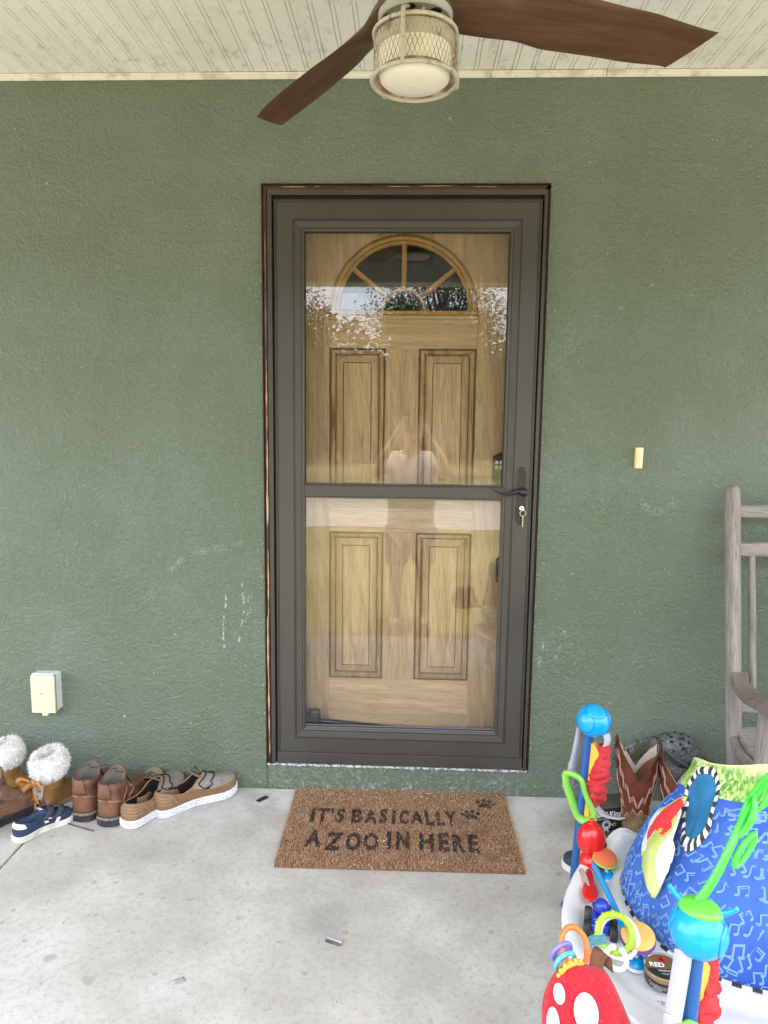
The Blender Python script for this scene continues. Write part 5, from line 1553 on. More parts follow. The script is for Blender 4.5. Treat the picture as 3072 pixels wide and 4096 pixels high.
def jpost(base, near, inw, dz):
    """post, ball cap, spring sleeve and straps; built where it stands"""
    inw = Vector(inw).normalized()
    TOPZ = BALLZ + dz
    def B(z): return base - inw*.048*(TOPZ-z) + Vector((0, 0, z))
    lat = Vector((-inw.y, inw.x, 0))
    face = Vector((-base.y, base.x, 0)).normalized()          # webbing lies across the line to the seat
    foot = B(0); foot.z = 0
    m = MB()
    m.tube([B(.012), B(.30), B(TOPZ-.02)], [(.0185, .0125)]*3, 16, flat=lat)
    ps = m.build('post', PB2, jump, ang=50)
    MB().lathe([(.0001, .012), (.022, .010), (.030, .004), (.030, .0008), (.0001, .0008)], 28, Matrix.Translation(foot)).build('foot_pad', PB2, ps)
    # ball cap: sphere with four shallow raised round lobes and seams
    c = base+inw*.008+Vector((0, 0, TOPZ))
    bl = MB().ball(c, (.0445, .0445, .0440), 32, 18).build('ball_cap', PB, jump, ang=80)
    M_SEAM = plastic('seam_blue_plastic', (.002, .15, .42), .4, .1) if 'seam_blue_plastic' not in bpy.data.materials else bpy.data.materials['seam_blue_plastic']
    for d in (((-.81, -.74, .16), (.04, -.40, .89), (.86, .1, .2), (.2, .9, .1)) if not near else ((.80, -.52, -.05), (-.75, .55, .2), (.3, .9, -.1))):
        d = Vector(d).normalized(); Mx = Matrix.Translation(c) @ d.to_track_quat('Z', 'Y').to_matrix().to_4x4()
        a = rad(36); r = .0456
        MB().lathe([(r*math.sin(rad(q)), r*math.cos(rad(q))) for q in (.1, 8, 16, 24, 30, 33)]+[(.0442*math.sin(a), .0442*math.cos(a)-.0006)], 40, Mx).build('raised_disc', PB, bl, ang=80)
        MB().tube([Mx @ Vector((.0447*math.sin(a)*math.cos(2*PI*q/40), .0447*math.sin(a)*math.sin(2*PI*q/40), .0447*math.cos(a)-.0003)) for q in range(40)], .0008, 5, True).build('disc_groove', M_SEAM, bl)
    MB().tube([c+Vector((.0446*math.cos(q)*.8, .0446*math.cos(q)*-.6, .0446*math.sin(q))) for q in [2*PI*k/40 for k in range(40)]], .0007, 5, True).build('seam', M_SEAM, bl)
    # yellow slotted height rack on the inner face
    rk = []
    prof = [(.150, .006), (.165, .016), (.185, .020), (.20, .013), (.245, .014), (.262, .022), (.285, .022), (.300, .013), (.345, .014), (.362, .022), (.385, .022), (.398, .013), (.440, .015), (.458, .024), (.478, .024), (.494, .012), (.500, .005)]
    rows = []
    for z, w in prof:
        p = B(z)+inw*.0115
        rows.append([p-lat*.0105, p-lat*.0105+inw*w, p+lat*.0105+inw*w, p+lat*.0105])
    rk = MB().loft(rows, True, True, True).build('height_rack', PY, jump, ang=30, bevel=.0015)
    for z in (.470, .374, .272, .176):
        p = B(z)+inw*.032
        MB().lathe([(.0001, 0), (.0042, 0), (.0056, .001), (.0060, -.001)], 12, Matrix.Translation(p) @ inw.to_track_quat('Z', 'Y').to_matrix().to_4x4()).build('rack_slot', M_BLACKGAP, rk)
    # spring sleeve of gathered red fabric, hanging from the ball to the tray
    out_ = inw*.042
    rnd = random.Random(int(base.x*1000))
    n = 28; rows = []
    z1, z0 = TOPZ-.060, TZ+.012
    K = 64
    for k in range(K+1):
        f = k/K; z = lerp(z1, z0, f)
        rr = lkey([(0, .0155), (.10, .0165), (.2, .0175), (.4, .024), (.6, .026), (.82, .022), (.94, .012), (1, .006)], f)
        cc = base+out_-inw*.022*f+Vector((.0035*math.sin(f*9), .003*math.sin(f*7+1), z))
        row = []
        for i in range(n):
            a = 2*PI*i/n
            fold = 0 if f < .07 else min(1, (f-.07)*6)
            d = rr*(1+fold*(.11*math.sin(f*54+2.6*math.sin(a+f*5)+a*.6+3*mn.noise(Vector((f*6, 1, base.x*5))))+.36*mn.noise(Vector((math.cos(a)*1.3, math.sin(a)*1.3, f*13+base.x*9)))))
            row.append(cc+Vector((d*math.cos(a), d*math.sin(a), .004*fold*math.sin(a*2+f*30))))
        rows.append(row)
    MB().loft(rows, True, True, True).build('spring_sleeve', M_REDF, jump, ang=80)
    # white webbing: from the ball into the sleeve, and on from the sleeve to the tray
    def strap(pts, w, name):
        pts = spline(pts, 5); rows = []
        for p in pts: rows.append([p-face*w, p+face*w])
        return MB().loft(rows, False).build(name, M_WEB, jump, ang=80, solid=.0018)
    strap([c+inw*.036-Vector((0, 0, .026)), c+inw*.041-Vector((0, 0, .045)), base+out_+Vector((0, 0, z1-.012))], .0115, 'strap')
    strap([base+out_-inw*.018+Vector((0, 0, z0+.01)), base+out_+inw*.01+Vector((0, 0, TZ+.006)), base+inw*.10+Vector((0, 0, TZ+.012))], .0115, 'strap')
    # outer adjusting strap with its loose tail, through a green loop
    strap([c-inw*.034-Vector((0, 0, .024)), c-inw*.040-Vector((0, 0, .07)), c-inw*.050-Vector((0, 0, .135)), c-inw*.062-Vector((0, 0, .215))], .0135, 'adjusting_strap')
    strap([c-inw*.052-Vector((0, 0, .13)), c-inw*.060-Vector((0, 0, .18)), c-inw*.070-Vector((0, 0, .21))], .0125, 'strap_tail')
    # chunky D-shaped green pull loop round the post
    o = B(.332)+inw*.010; pts = []
    for x, z in ((-.054, .070), (-.046, .078), (-.020, .076), (-.006, .066), (.002, .040), (.022, .000), (.030, -.018), (.026, -.034), (.008, -.042), (-.008, -.040), (-.020, -.026), (-.036, .010), (-.050, .042)):
        pts.append(o+inw*x-lat*.017+Vector((0, 0, z-.01)))
    pts = spline(pts+[pts[0]], 4)[:-1]
    MB().tube(pts, [(.0120, .0085)]*len(pts), 12, True).build('green_loop', PG, jump, ang=60)
    return c, inw, lat
cA, inA, latA = jpost(PA, False, (.82, -.57, 0), .004)
cB, inB, latB = jpost(PBn, True, (.84, .54, 0), -.010)
cC, inC, latC = jpost(PC3, False, (-1, 0, 0), 0)
# tray
def tray_z(r, a):
    z = lkey([(.225, .010), (.245, .014), (.262, .006), (.30, -.010), (.335, -.012), (.352, -.002), (.372, .004), (.384, .002)], r)
    for c_, hgt, wd in ((129, .062, .26), (250, .030, .38), (0, .05, .35)):
        d = (a-rad(c_)+PI) % (2*PI)-PI
        z += hgt*math.exp(-(d/wd)**2)*smooth(.262, .315, r)*(1-.9*smooth(.345, .384, r))
    return TZ+z
TK = [(0, .345), (30, .36), (60, .33), (108, .310), (130, .325), (155, .333), (165, .341), (176, .357), (185, .373), (191, .384), (222, .408), (240, .42), (262, .40), (300, .37), (330, .35), (360, .345)]
def tray_r(a): return lkey(TK, math.degrees(a) % 360)/.381
na = 96; rows = []
rr = [.222, .228, .24, .25, .262, .275, .29, .305, .32, .335, .345, .355, .365, .374, .381]
rows.append([Vector((.222*math.cos(2*PI*i/na), .222*math.sin(2*PI*i/na), TZ-.035)) for i in range(na)])
for r in rr:
    row = []
    for i in range(na):
        a = 2*PI*i/na; q = lerp(1, tray_r(a), smooth(.23, .37, r))
        row.append(Vector((r*q*math.cos(a), r*q*math.sin(a), tray_z(r, a))))
    rows.append(row)
for dr, dz in ((.006, -.002), (.009, -.007), (.008, -.013), (.004, -.018), (.001, -.024), (-.002, -.055), (-.006, -.060)):
    row = []
    for i in range(na):
        a = 2*PI*i/na; R0 = .381*tray_r(a)+dr
        row.append(Vector((R0*math.cos(a), R0*math.sin(a), tray_z(.381, a)+dz)))
    rows.append(row)
MB().loft(rows, True).build('tray', M_TRAY, jump, ang=60)
# seat: a soft tube rising from the tray ring to the leaf-print waistband
def seat(a, v, wr=1.0):
    """a: azimuth; v: 0 at the tray, 1 at the top edge"""
    c = lerp(0, 1, v)
    cx, cy = lerp(0, .085, smooth(0, 1, v)), lerp(.0, .085, smooth(0, 1, v))
    r = lkey([(0, .226), (.10, .238), (.25, .236), (.45, .216), (.70, .178), (.85, .160), (1, .148)], v)
    r *= 1-.42*smooth(.3, 1, v)*math.cos(a-rad(244))**2
    r += wr*(.008*math.sin(a*5+1.3*math.sin(v*4)) - .011*max(0, 1-abs(((a*3.5+.9*math.sin(v*3+a)) % 1.0)-.5)*5))*math.sin(PI*min(1, v*1.1))*(1-v*.35) + wr*.010*mn.noise(Vector((math.cos(a)*2.4, math.sin(a)*2.4, v*2.6)))*math.sin(PI*v)
    z = TZ+.012+lkey([(0, 0), (.1, .012), (.25, .045), (.7, .185), (1, .268)], v)
    z += v*(.062*math.cos(a-rad(244)) + .005*math.sin(3*a))
    return Vector((cx+r*math.cos(a), cy+r*math.sin(a), z))
def seat_n(a, v):
    e = .01; n = (seat(a+e, v)-seat(a-e, v)).cross(seat(a, min(1, v+e))-seat(a, max(0, v-e))).normalized(); return n
M_BLUEF = PM('royal_blue_fabric', (.050, .125, .42), .85, .2, layers=[(6, (.022, .065, .34), .42, .72, .8), (14, (.05, .06, .17), .56, .78, .6), (70, (.035, .10, .46), .55, .75, .5)], bump=(260, .2, .0006))
M_NOTE = PM('pale_blue_print', (.15, .28, .56), .85, .2, layers=[(14, (.13, .22, .40), .45, .7, .8)])
M_CHK = NT('black_white_check'); t = M_CHK; uv = t.n('UVMap')
nsa = 90
mbs_ = MB().loft([[seat(2*PI*i/nsa, j/28*.80) for i in range(nsa)] for j in range(29)], True)
mbs_.build('seat_fabric', M_BLUEF, jump, ang=80)
def leafprint():
    t = NT('grass_print'); v = t.co((1, 1, .22))
    n1 = t.noise(v, 150, 4, .6, .3); n2 = t.noise(v, 55, 4, .6, .4)
    col = t.mix(t.rng(n2, .35, .65), (.10, .25, .05), (.36, .50, .13))
    col = t.mix(t.rng(n1, .52, .66), col, (.60, .68, .30))
    col = t.mix(t.rng(n1, .46, .36), col, (.07, .17, .05))
    z = t.sep(t.co(1))[2]
    col = t.mix(t.rng(z, TZ+.305, TZ+.345, 0, .7), col, (.66, .62, .36))
    return t.finish(col, .85, .2, 0, t.bump(t.noise(t.co(1), 260, 2), .15, .0005))
M_GRASSP = leafprint()
gb = MB().loft([[seat(2*PI*i/nsa, lerp(.795, 1, j/8))+seat_n(2*PI*i/nsa, lerp(.795, .99, j/8))*.0016 for i in range(nsa)] for j in range(9)], True)
gbo = gb.build('waistband', M_GRASSP, jump, ang=80)
MB().tube([seat(2*PI*i/nsa, 1) for i in range(nsa)], .0022, 6, True).build('waistband_hem', PM('pale_lime_hem', (.52, .55, .28), .85), gbo)
MB().loft([[seat(2*PI*i/nsa, 1-j/8*.7)*1.0-Vector((0, 0, .004)) - seat_n(2*PI*i/nsa, max(.02, 1-j/8*.7))*.006 for i in range(nsa)] for j in range(9)], True).build('seat_lining', PM('blue_lining_cloth', (.02, .10, .24), .85), jump, ang=80)
# checkered piping where the seat meets the tray
WHT, BLK = PM('white_piping_cloth', (.66, .65, .62), .85, layers=[(60, (.35, .33, .3), .55, .7, .6)]), PM('black_piping_cloth', (.022, .021, .022), .85, layers=[(120, (.09, .08, .08), .55, .7, .6)])
mb = MB(); NPp = 84
for k in range(NPp):
    pts = [seat(2*PI*(k+q/3)/NPp, 0)+Vector((math.cos(2*PI*(k+q/3)/NPp), math.sin(2*PI*(k+q/3)/NPp), 0))*.003 for q in range(4)]
    mb.tube(pts, .0048, 7, mi=k % 2)
mb.build('check_piping', [WHT, BLK], jump, ang=60)
# printed music notes, lying on the cloth
def note_shapes(kind):
    def ell(cx, cy, rx, ry): return [(cx+rx*math.cos(2*PI*i/10), cy+ry*math.sin(2*PI*i/10)) for i in range(10)]
    q = lambda x0, y0, x1, y1: [(x0, y0), (x1, y0), (x1, y1), (x0, y1)]
    if kind == 0: return [ell(-.34, -.42, .19, .14), ell(.34, -.34, .19, .14), q(-.25, -.42, -.10, .50), q(.43, -.34, .58, .56), [(-.22, .36), (.56, .44), (.56, .60), (-.22, .52)]]
    if kind == 1: return [ell(-.1, -.44, .20, .15), q(-.01, -.44, .14, .54), [(.12, .54), (.12, .34), (.42, .16), (.36, .36)]]
    return [ell(-.40, -.36, .18, .14), ell(.30, -.44, .18, .14), q(-.33, -.36, -.18, .44), q(.37, -.44, .52, .36), [(-.30, .30), (.50, .22), (.50, .36), (-.30, .44)], [(-.30, .12), (.50, .04), (.50, .12), (-.30, .20)]]
R_ = random.Random(21)
mb = MB()
for row in range(11):
    v0 = .045+row*.068
    for k in range(42):
        a0 = 2*PI*(k+.5*(row % 2)+R_.uniform(-.14, .14))/42; vv = v0+R_.uniform(-.012, .012)
        rot = R_.uniform(-.7, .7); sz = .0222*R_.uniform(.88, 1.08)
        rad_ = (seat(a0, vv)-Vector((.05*vv, .02*vv, 0))).to_2d().length
        dv = (seat(a0, vv+.02)-seat(a0, vv-.02)).length/.04
        for sh_ in note_shapes(R_.choice((0, 0, 1, 2))):
            pts = []
            for x, y in sh_:
                X, Y = (x*math.cos(rot)-y*math.sin(rot))*sz, (x*math.sin(rot)+y*math.cos(rot))*sz
                a, v = a0+X/rad_, min(.795, max(.01, vv+Y/dv))
                pts.append(seat(a, v)+seat_n(a, v)*.0013)
            mb.add(pts, [tuple(range(len(pts)))])
tag(mb.build('note_print', M_NOTE, jump, ang=80), 'pale blue printed music notes', kind='stuff')
# leg opening: dark blue pocket bordered by black and white checks
LEG = [(178, .93), (191, .95), (200, .86), (205, .74), (210, .64), (208, .57), (201, .55), (193, .59), (183, .69), (176, .82)]
LEGS = spline([(a, v, 0) for a, v in LEG+[LEG[0]]], 4)[:-1]
LC = sum(LEGS, Vector())/len(LEGS)
LA, LV = rad(LC.x), LC.y
def legpt(q, k, out):
    """q: angle round the opening, k: relative size"""
    f = (q/(2*PI) % 1)*len(LEGS); i = int(f); p = LEGS[i % len(LEGS)].lerp(LEGS[(i+1) % len(LEGS)], f-i)
    p = LC+(p-LC)*k; v = min(p.y, .985); return seat(rad(p.x), v)+seat_n(rad(p.x), v)*out
mb = MB()
for k in range(40):
    row0, row1 = [], []
    for j in range(4):
        q = 2*PI*(k+j/3)/40; row0.append(legpt(q, 1.12, .0035)); row1.append(legpt(q, .88, .0050))
    mid = [legpt(2*PI*(k+j/3)/40, 1.0, .0075) for j in range(4)]
    mb.loft([row0, mid, row1], False, mi=k % 2)
lg = mb.build('leg_opening_trim', [WHT, BLK], jump, ang=60)
ring = [legpt(2*PI*q/40, .90, .0044) for q in range(40)]
c_ = sum(ring, Vector())/40
ring2 = [p.lerp(c_, .45)-seat_n(LA, LV)*.002 for p in ring]
ring3 = [p.lerp(c_, .9)-seat_n(LA, LV)*.004 for p in ring]
MB().loft([ring, ring2, ring3], True, False, True).build('leg_opening', PM('teal_blue_lining', (.018, .145, .29), .75, .3, layers=[(9, (.012, .08, .18), .4, .7, .7)]), lg, ang=80)
# leaf-shaped cloth page hanging beside the leg opening, printed with a red flower shape
FL = spline([(181, .745, 0), (175, .66, 0), (172, .58, 0), (175, .48, 0), (181, .40, 0), (190, .345, 0), (201, .29, 0)], 6)
FR = spline([(182, .750, 0), (189, .655, 0), (195, .585, 0), (199, .52, 0), (202, .46, 0), (203, .39, 0), (201.5, .29, 0)], 6)
def flap(u, w):
    """u: 0 top .. 1 tip; w: 0 left .. 1 right"""
    f = u*(len(FL)-1); i = min(int(f), len(FL)-2)
    l, r = FL[i].lerp(FL[i+1], f-i), FR[i].lerp(FR[i+1], f-i); p = l.lerp(r, w)
    a = rad(p.x)
    return seat(a, p.y, .15)+seat_n(a, p.y)*(.011+.016*math.sin(PI*min(1, u*1.05))*(1-.5*abs(2*w-1))+.004*math.sin(w*5+u*7)*u)
def inpoly(x, y, poly):
    c = False
    for (x0, y0), (x1, y1) in zip(poly, poly[1:]+poly[:1]):
        if (y0 > y) != (y1 > y) and x < (x1-x0)*(y-y0)/(y1-y0)+x0: c = not c
    return c
M_FLAP = NT('page_cloth'); t = M_FLAP; v = t.co(1)
col = t.mix(t.rng(t.noise(v, 16, 4), .4, .7), (.38, .44, .10), (.48, .52, .22))
col = t.mix(t.rng(t.noise(t.co((1, 1, .5)), 40, 4, .65), .62, .74, 0, .7), col, (.62, .64, .60))
M_FLAP = t.finish(col, .85, .2, 0, t.bump(t.noise(v, 260, 2), .15, .0005))
RED = [(.05, .20), (.09, .80), (.20, .90), (.25, .70), (.36, .86), (.48, .72), (.40, .50), (.46, .34), (.56, .22), (.50, .05), (.36, .10), (.20, .12)]
SKY = [(.18, -.1), (.36, .14), (.47, .04), (.52, .18), (.64, .24), (.66, -.1)]
CRM = [(.12, .90), (.12, 1.1), (.90, 1.1), (.90, .74), (.6, .74), (.4, .90)]
mb = MB(); NUf, NWf = 56, 34
V_ = [[flap(j/NUf, i/NWf) for i in range(NWf+1)] for j in range(NUf+1)]
mb.v = [p for r in V_ for p in r]
for j in range(NUf):
    for i in range(NWf):
        u, w = (j+.5)/NUf, (i+.5)/NWf
        k = 1 if inpoly(u, w, RED) else 2 if inpoly(u, w, SKY) else 3 if inpoly(u, w, CRM) else 0
        q = j*(NWf+1)+i; mb.f.append([q, q+1, q+NWf+2, q+NWf+1]); mb.m.append(k)
mb.build('cloth_page', [M_FLAP, PM('red_print', (.58, .030, .035), .85), PM('pale_sky_print', (.52, .58, .72), .85), PM('cream_print', (.66, .66, .48), .85)], jump, ang=80, solid=.0022)
# cap of the near ball: green lid with blue lugs, and its long-stemmed leaf toy
# ------------------------------------------------------------------ loose toys on and around the jumper
WB = cB + JC                                             # near ball, in porch coordinates
lt = thing('leaf_rattle', 'bright green plastic leaf on a long stalk standing on the near blue ball', 'toy', WB)
up_ = Vector((.10, .16, 1)).normalized()
Mx = up_.to_track_quat('Z', 'Y').to_matrix().to_4x4()
MB().lathe([(.0001, .0490), (.012, .0482), (.026, .0440), (.0335, .0360), (.0345, .0325), (.033, .030)], 32, Mx).build('green_lid', plastic('bright_green_plastic', (.12, .60, .05), .3, .1), lt, ang=60)
for sg in (1, -1):
    P = spline([Mx @ Vector((sg*.030, -.004, .036)), Mx @ Vector((sg*.039, -.006, .040)), Mx @ Vector((sg*.046, -.005, .046)), Mx @ Vector((sg*.052, -.003, .053))], 4)
    MB().tube(P, [(.0058-.002*i/(len(P)-1), .0040) for i in range(len(P))], 8).build('blue_lug', PB, lt, ang=60)
M_NEON = PM('glossy_neon_green', (.07, .62, .06), .22, .5, layers=[(14, (.05, .46, .04), .45, .7, .5)])
stem = spline([Mx @ Vector((.004, .004, .046)), Vector((.022, .010, .080)), Vector((.048, .020, .128)), Vector((.080, .045, .170)), Vector((.118, .070, .205)), Vector((.138, .085, .222))], 6)
ks = len(stem)
MB().tube(stem, [(.0085*(1-.45*i/ks), .0062*(1-.3*i/ks)) for i in range(ks)], 10).build('stalk', M_NEON, lt, ang=60)
def leaf(a, b, wdt, name, bend=.01):
    a, b = Vector(a), Vector(b); d = b-a; side = d.cross(Vector((-.55, .75, .35))).normalized(); nn = side.cross(d).normalized()
    rows = []
    for j in range(13):
        f = j/12; w = wdt*math.sin(PI*f)**.6*(1+.18*math.sin(f*16)); p = a+d*f+nn*bend*math.sin(PI*f)
        rows.append([p+side*w*math.cos(2*PI*i/12)+nn*.0052*math.sin(2*PI*i/12)*(math.sin(PI*f)**.4+.02) for i in range(12)])
    return MB().loft(rows, True, True, True).build(name, M_NEON, lt, ang=70)
leaf((.058, .028, .132), (.150, .092, .236), .0135, 'leaf')
leaf((.060, .028, .140), (.098, .055, .214), .0130, 'leaf', -.012)
leaf((.090, .050, .172), (.128, .074, .238), .0105, 'leaf', -.016)
pts = []
cc = Vector((.078, .030, .122)); d1 = Vector((.62, .30, .72)).normalized(); d2 = Vector((.55, .35, -.75)).normalized()
for q in range(26):
    a = 2*PI*q/26; pts.append(cc+d1*.030*math.cos(a)+d2*.0115*math.sin(a))
MB().tube(pts, .0050, 8, True).build('loop', M_NEON, lt, ang=60)

# parrot: round head and belly, tuft, eye, wing disc, hanging tail, arm tube
PQ = Vector((.486, -.845, 0))
pt = thing('toy_parrot', 'shiny red plastic toy parrot with green wing tip on the white tray', 'toy', (PQ.x, PQ.y, .30))
MB().ball((0, 0, .060), (.0335, .032, .043), 32, 20).build('head', PR, pt, ang=80)
MB().tube([(.0338*math.cos(a)*.32, .0325*math.cos(a)*-.94, .060+.0434*math.sin(a)) for a in [2*PI*i/44 for i in range(44)]], .0006, 5, True).build('seam', PM('dark_red_seam', (.22, .008, .01), .4), pt)
mb = MB()
mb.ball((0, 0, .106), (.0065, .0060, .0080), 16, 10); mb.ball((-.001, .0, .1005), (.0085, .0080, .0048), 16, 8)
mb.build('crest', PR, pt, ang=80)
MB().ball((.004, -.004, .004), (.0300, .0300, .0300), 28, 16).build('belly', PR, pt, ang=80)
MB().ball((.0335, .004, .047), (.0058, .010, .0120), 18, 12).build('eye', PY, pt, ang=80)
MB().ball((.0325, -.0065, .050), (.0034, .0060, .0070), 16, 10).build('pupil', M_BLACKPL, pt)
wg = MB().tube(spline([(.008, -.030, .028), (.012, -.036, .022), (.014, -.037, .004), (.010, -.034, -.006)], 5), [.0105]*16, 12).build('wing', PR, pt, ang=70)
MB().ball((.024, -.033, .020), (.0105, .0095, .0085), 20, 12).build('wing_tip', PG, pt, ang=80)
MB().ball((.0235, -.0335, .009), (.0095, .0085, .0060), 20, 12).build('yellow_pad', PY, pt, ang=80)
MB().ball((.018, -.030, -.010), (.010, .010, .010), 20, 12).build('shoulder', PR, pt, ang=80)
# tail paddle and the clear-sided disc beside it, lying out over the tray
rows = []
for j in range(15):
    f = j/14; p = Vector((-.012-.026*f, -.032-.128*f, -.004+.016*f)); w = key([(0, .0085), (.25, .0105), (.7, .0180), (.9, .0150), (1, .003)], f); h = key([(0, .0085), (.7, .0100), (1, .003)], f)
    rows.append([p+Vector((w*math.cos(2*PI*i/18), 0, h*math.sin(2*PI*i/18))) for i in range(18)])
MB().loft(rows, True, True, True).build('tail', PR, pt, ang=80)
MB().lathe([(.0001, .0025), (.026, .0025), (.029, 0), (.026, -.0025), (.0001, -.0025)], 28, Matrix.Translation((-.034, -.085, .004)) @ Matrix.Rotation(rad(-70), 4, 'Y') @ Matrix.Diagonal((.55, 1.7, 1, 1))).build('mirror_disc', PM('grey_pink_disc', (.38, .27, .24), .25), pt, ang=60)
arm = thing('blue_stick', 'thin sky-blue plastic tube running down from the red parrot to the link rings', 'stick', (.486, -.884, .316))
MB().tube(spline([(0, 0, 0), (.002, -.085, .006), (.000, -.17, .016), (-.005, -.255, .030)], 6), [(.0078, .0065)]*19, 12).build('tube', PB, arm, ang=60)

# spinner toys plugged into the tray: blue dome, clear lug ring and discs above
def spinner(loc, c1, c2, label, rz, sc=1.0):
    th = thing('spinner', label, 'toy', loc, rz, 'disc spinners on the tray')
    th.scale = (sc, sc, sc)
    MB().lathe([(.0001, .014), (.012, .012), (.020, .006), (.023, 0)], 28).build('dome', PB, th, ang=70)
    MB().lathe([(.023, .003), (.0262, .002), (.0262, -.002), (.023, -.003)], 32).build('socket_ring', PW, th)
    for a in (.5, 3.6):
        MB().tube(circle((.030*math.cos(a), .030*math.sin(a), .004), .0075, 12), .0015, 6, True).build('clear_lug', PM('frosted_clear', (.62, .64, .66), .25), th)
    for m, r, z, tl, nm in ((c2, .034, .040, 14, 'rear_disc'), (c1, .0325, .047, 16, 'front_disc')):
        MB().lathe([(.0001, .0028), (r*.9, .0028), (r, .001), (r, -.001), (r*.9, -.0028), (.0001, -.0028)], 36, Matrix.Translation((.0, .016, z)) @ Matrix.Rotation(rad(tl), 4, 'X')).build(nm, m, th, ang=40)
    MB().tube([(0, 0, .01), (0, .014, .040)], .005, 10).build('peg', PW, th)
    return th
M_CORAL = plastic('coral_plastic', (.62, .13, .05), .4, .1)
M_MUST = plastic('mustard_plastic', (.66, .44, .12), .45, .2)
spinner((.512, -.897, .300), M_CORAL, PG, 'coral and green disc spinner beside the red parrot', rad(10), .84)
spinner((.497, -1.168, .300), M_MUST, PU, 'mustard and purple disc spinner behind the lime link ring', rad(-20))

# small blue pull-back car with a round-headed driver on black tyres
car = thing('toy_car', 'small blue toy vehicle with black tyres and round driver on the tray', 'toy car', (.452, -1.072, .292), rad(74))
car.scale = (1.3, 1.3, 1.3)
MB().bx(-.024, .024, -.014, .014, .010, .026).bx(-.020, .010, -.012, .012, .0262, .034).build('body', plastic('ultramarine_plastic', (.012, .035, .36), .3, .3), car, bevel=.003)
MB().bx(.012, .0245, -.008, .008, .0265, .0290).build('red_mark', PR, car, bevel=.0005)
MB().ball((-.004, 0, .046), (.0125, .0125, .0125), 20, 14).build('driver', plastic('ultramarine_plastic_b', (.012, .035, .36), .3, .3), car)
mb = MB()
for sg in (1, -1): MB().ball((-.004, sg*.0125, .047), (.004, .0025, .004), 10, 8).build('helmet_cap', M_BLACKPL, car)
for x in (-.017, .017):
    for sg in (1, -1):
        w_ = MB().lathe([(.0001, -.006), (.007, -.006), (.0115, -.0055), (.0125, -.003), (.0125, .003), (.0115, .0055), (.007, .006), (.0001, .006)], 20, Matrix.Translation((x, sg*.0205, .0130)) @ Matrix.Rotation(PI/2, 4, 'X')).build('tyre', M_RUBB, car, ang=40)

# teething links
def make_link(label, c, r, tube, m, nrm, gap=None, bumps=0, name='link_ring', squash=1.0):
    th = thing(name, label, 'teething ring', c, 0, 'teething link rings', rot=Vector(nrm).to_track_quat('Z', 'Y').to_euler())
    n = 40
    if gap is None: MB().tube([(r*math.cos(2*PI*i/n), r*squash*math.sin(2*PI*i/n), 0) for i in range(n)], tube, 12, True).build('ring', m, th, ang=70)
    else:
        a0, w = gap
        pts = [(r*math.cos(a0+w/2+(2*PI-w)*i/n), r*squash*math.sin(a0+w/2+(2*PI-w)*i/n), 0) for i in range(n+1)]
        rg = MB().tube(pts, tube, 12)
        for e in (0, -1): rg.ball(pts[e], tube*1.28, 14, 10)
        rg.build('ring', m, th, ang=70)
    if bumps:
        mb = MB(); rb = random.Random(4)
        for q in range(bumps):
            a = 2*PI*q/bumps
            mb.ball(((r+tube*.9)*math.cos(a), (r+tube*.9)*math.sin(a)*squash, tube*.2), tube*.42, 10, 6)
        mb.build('bump', m, th, ang=70)
    return th
lk_g = make_link('lime green bumpy link ring hooked on the blue tube end', (.450, -1.174, .367), .0320, .0058, PL, (-.25, -.78, .58), (rad(-92), .35), 11)
lk_w = make_link('white open link ring behind the lime green one', (.462, -1.162, .350), .0360, .0050, PW, (-.10, -.75, .62), (rad(-70), .45))
lk_o = make_link('orange link ring holding three small gear discs at the left of the tray', (.349, -1.268, .408), .0236, .0054, PO, (.10, -.72, .62), (rad(-20), .04), 0, 'link_ring', 1.34)
lk_v = make_link('small white link clipped to the brown tab of the red plush mushroom', (.440, -1.222, .352), .0190, .0048, PW, (.0, -.5, .8), (rad(70), .9))
# gear discs threaded on the orange link
for q, (m, px_, py_, pz_, teeth) in enumerate(((PP, .314, -1.318, .438, 12), (PT, .3165, -1.337, .434, 0), (PY, .321, -1.356, .432, 14))):
    n_ = ('violet', 'aqua', 'yellow')[q]
    gd = thing('gear_disc', n_+' plastic gear disc threaded on the orange link ring', 'toy disc', (px_, py_, pz_), 0, 'gear discs on the orange link', rot=Vector((.36, -.78, -.22)).to_track_quat('Z', 'Y').to_euler())
    g_ = MB().tube([(.0195*math.cos(2*PI*i/36), .0195*math.sin(2*PI*i/36), 0) for i in range(36)], [(.0044, .0032)]*36, 10, True).build('rim', m, gd, ang=70)
    if teeth:
        mb = MB()
        for i in range(teeth):
            a = 2*PI*i/teeth; r_ = .0238 if q == 2 else .0145
            mb.ball((r_*math.cos(a), r_*math.sin(a), 0), .0042, 10, 7)
        mb.build('tooth', m, gd, ang=70)
    if q == 2: MB().lathe([(.0001, .0015), (.016, .0015), (.016, -.0015), (.0001, -.0015)], 28).build('web', m, gd)
# teal cloth loop joining orange and lime rings
tl = thing('cloth_loop', 'short teal ribbed cloth loop joining the orange and lime rings', 'loop', (.400, -1.215, .383))
P = spline([(-.020, -.006, -.004), (-.004, -.004, .004), (.012, .004, -.002), (.024, .012, -.004)], 5)
MB().loft([[p+Vector((-.002, -.005, .0078)), p+Vector((0, -.0062, 0)), p+Vector((.002, -.005, -.0078)), p+Vector((.002, .001, -.0078)), p+Vector((-.002, .001, .0078))] for p in P], True, True, True).build('ribbon', PM('teal_webbing', (.085, .26, .31), .85, layers=[(120, (.05, .17, .2), .5, .65, .6)], bump=(200, .4, .001)), tl, ang=60)

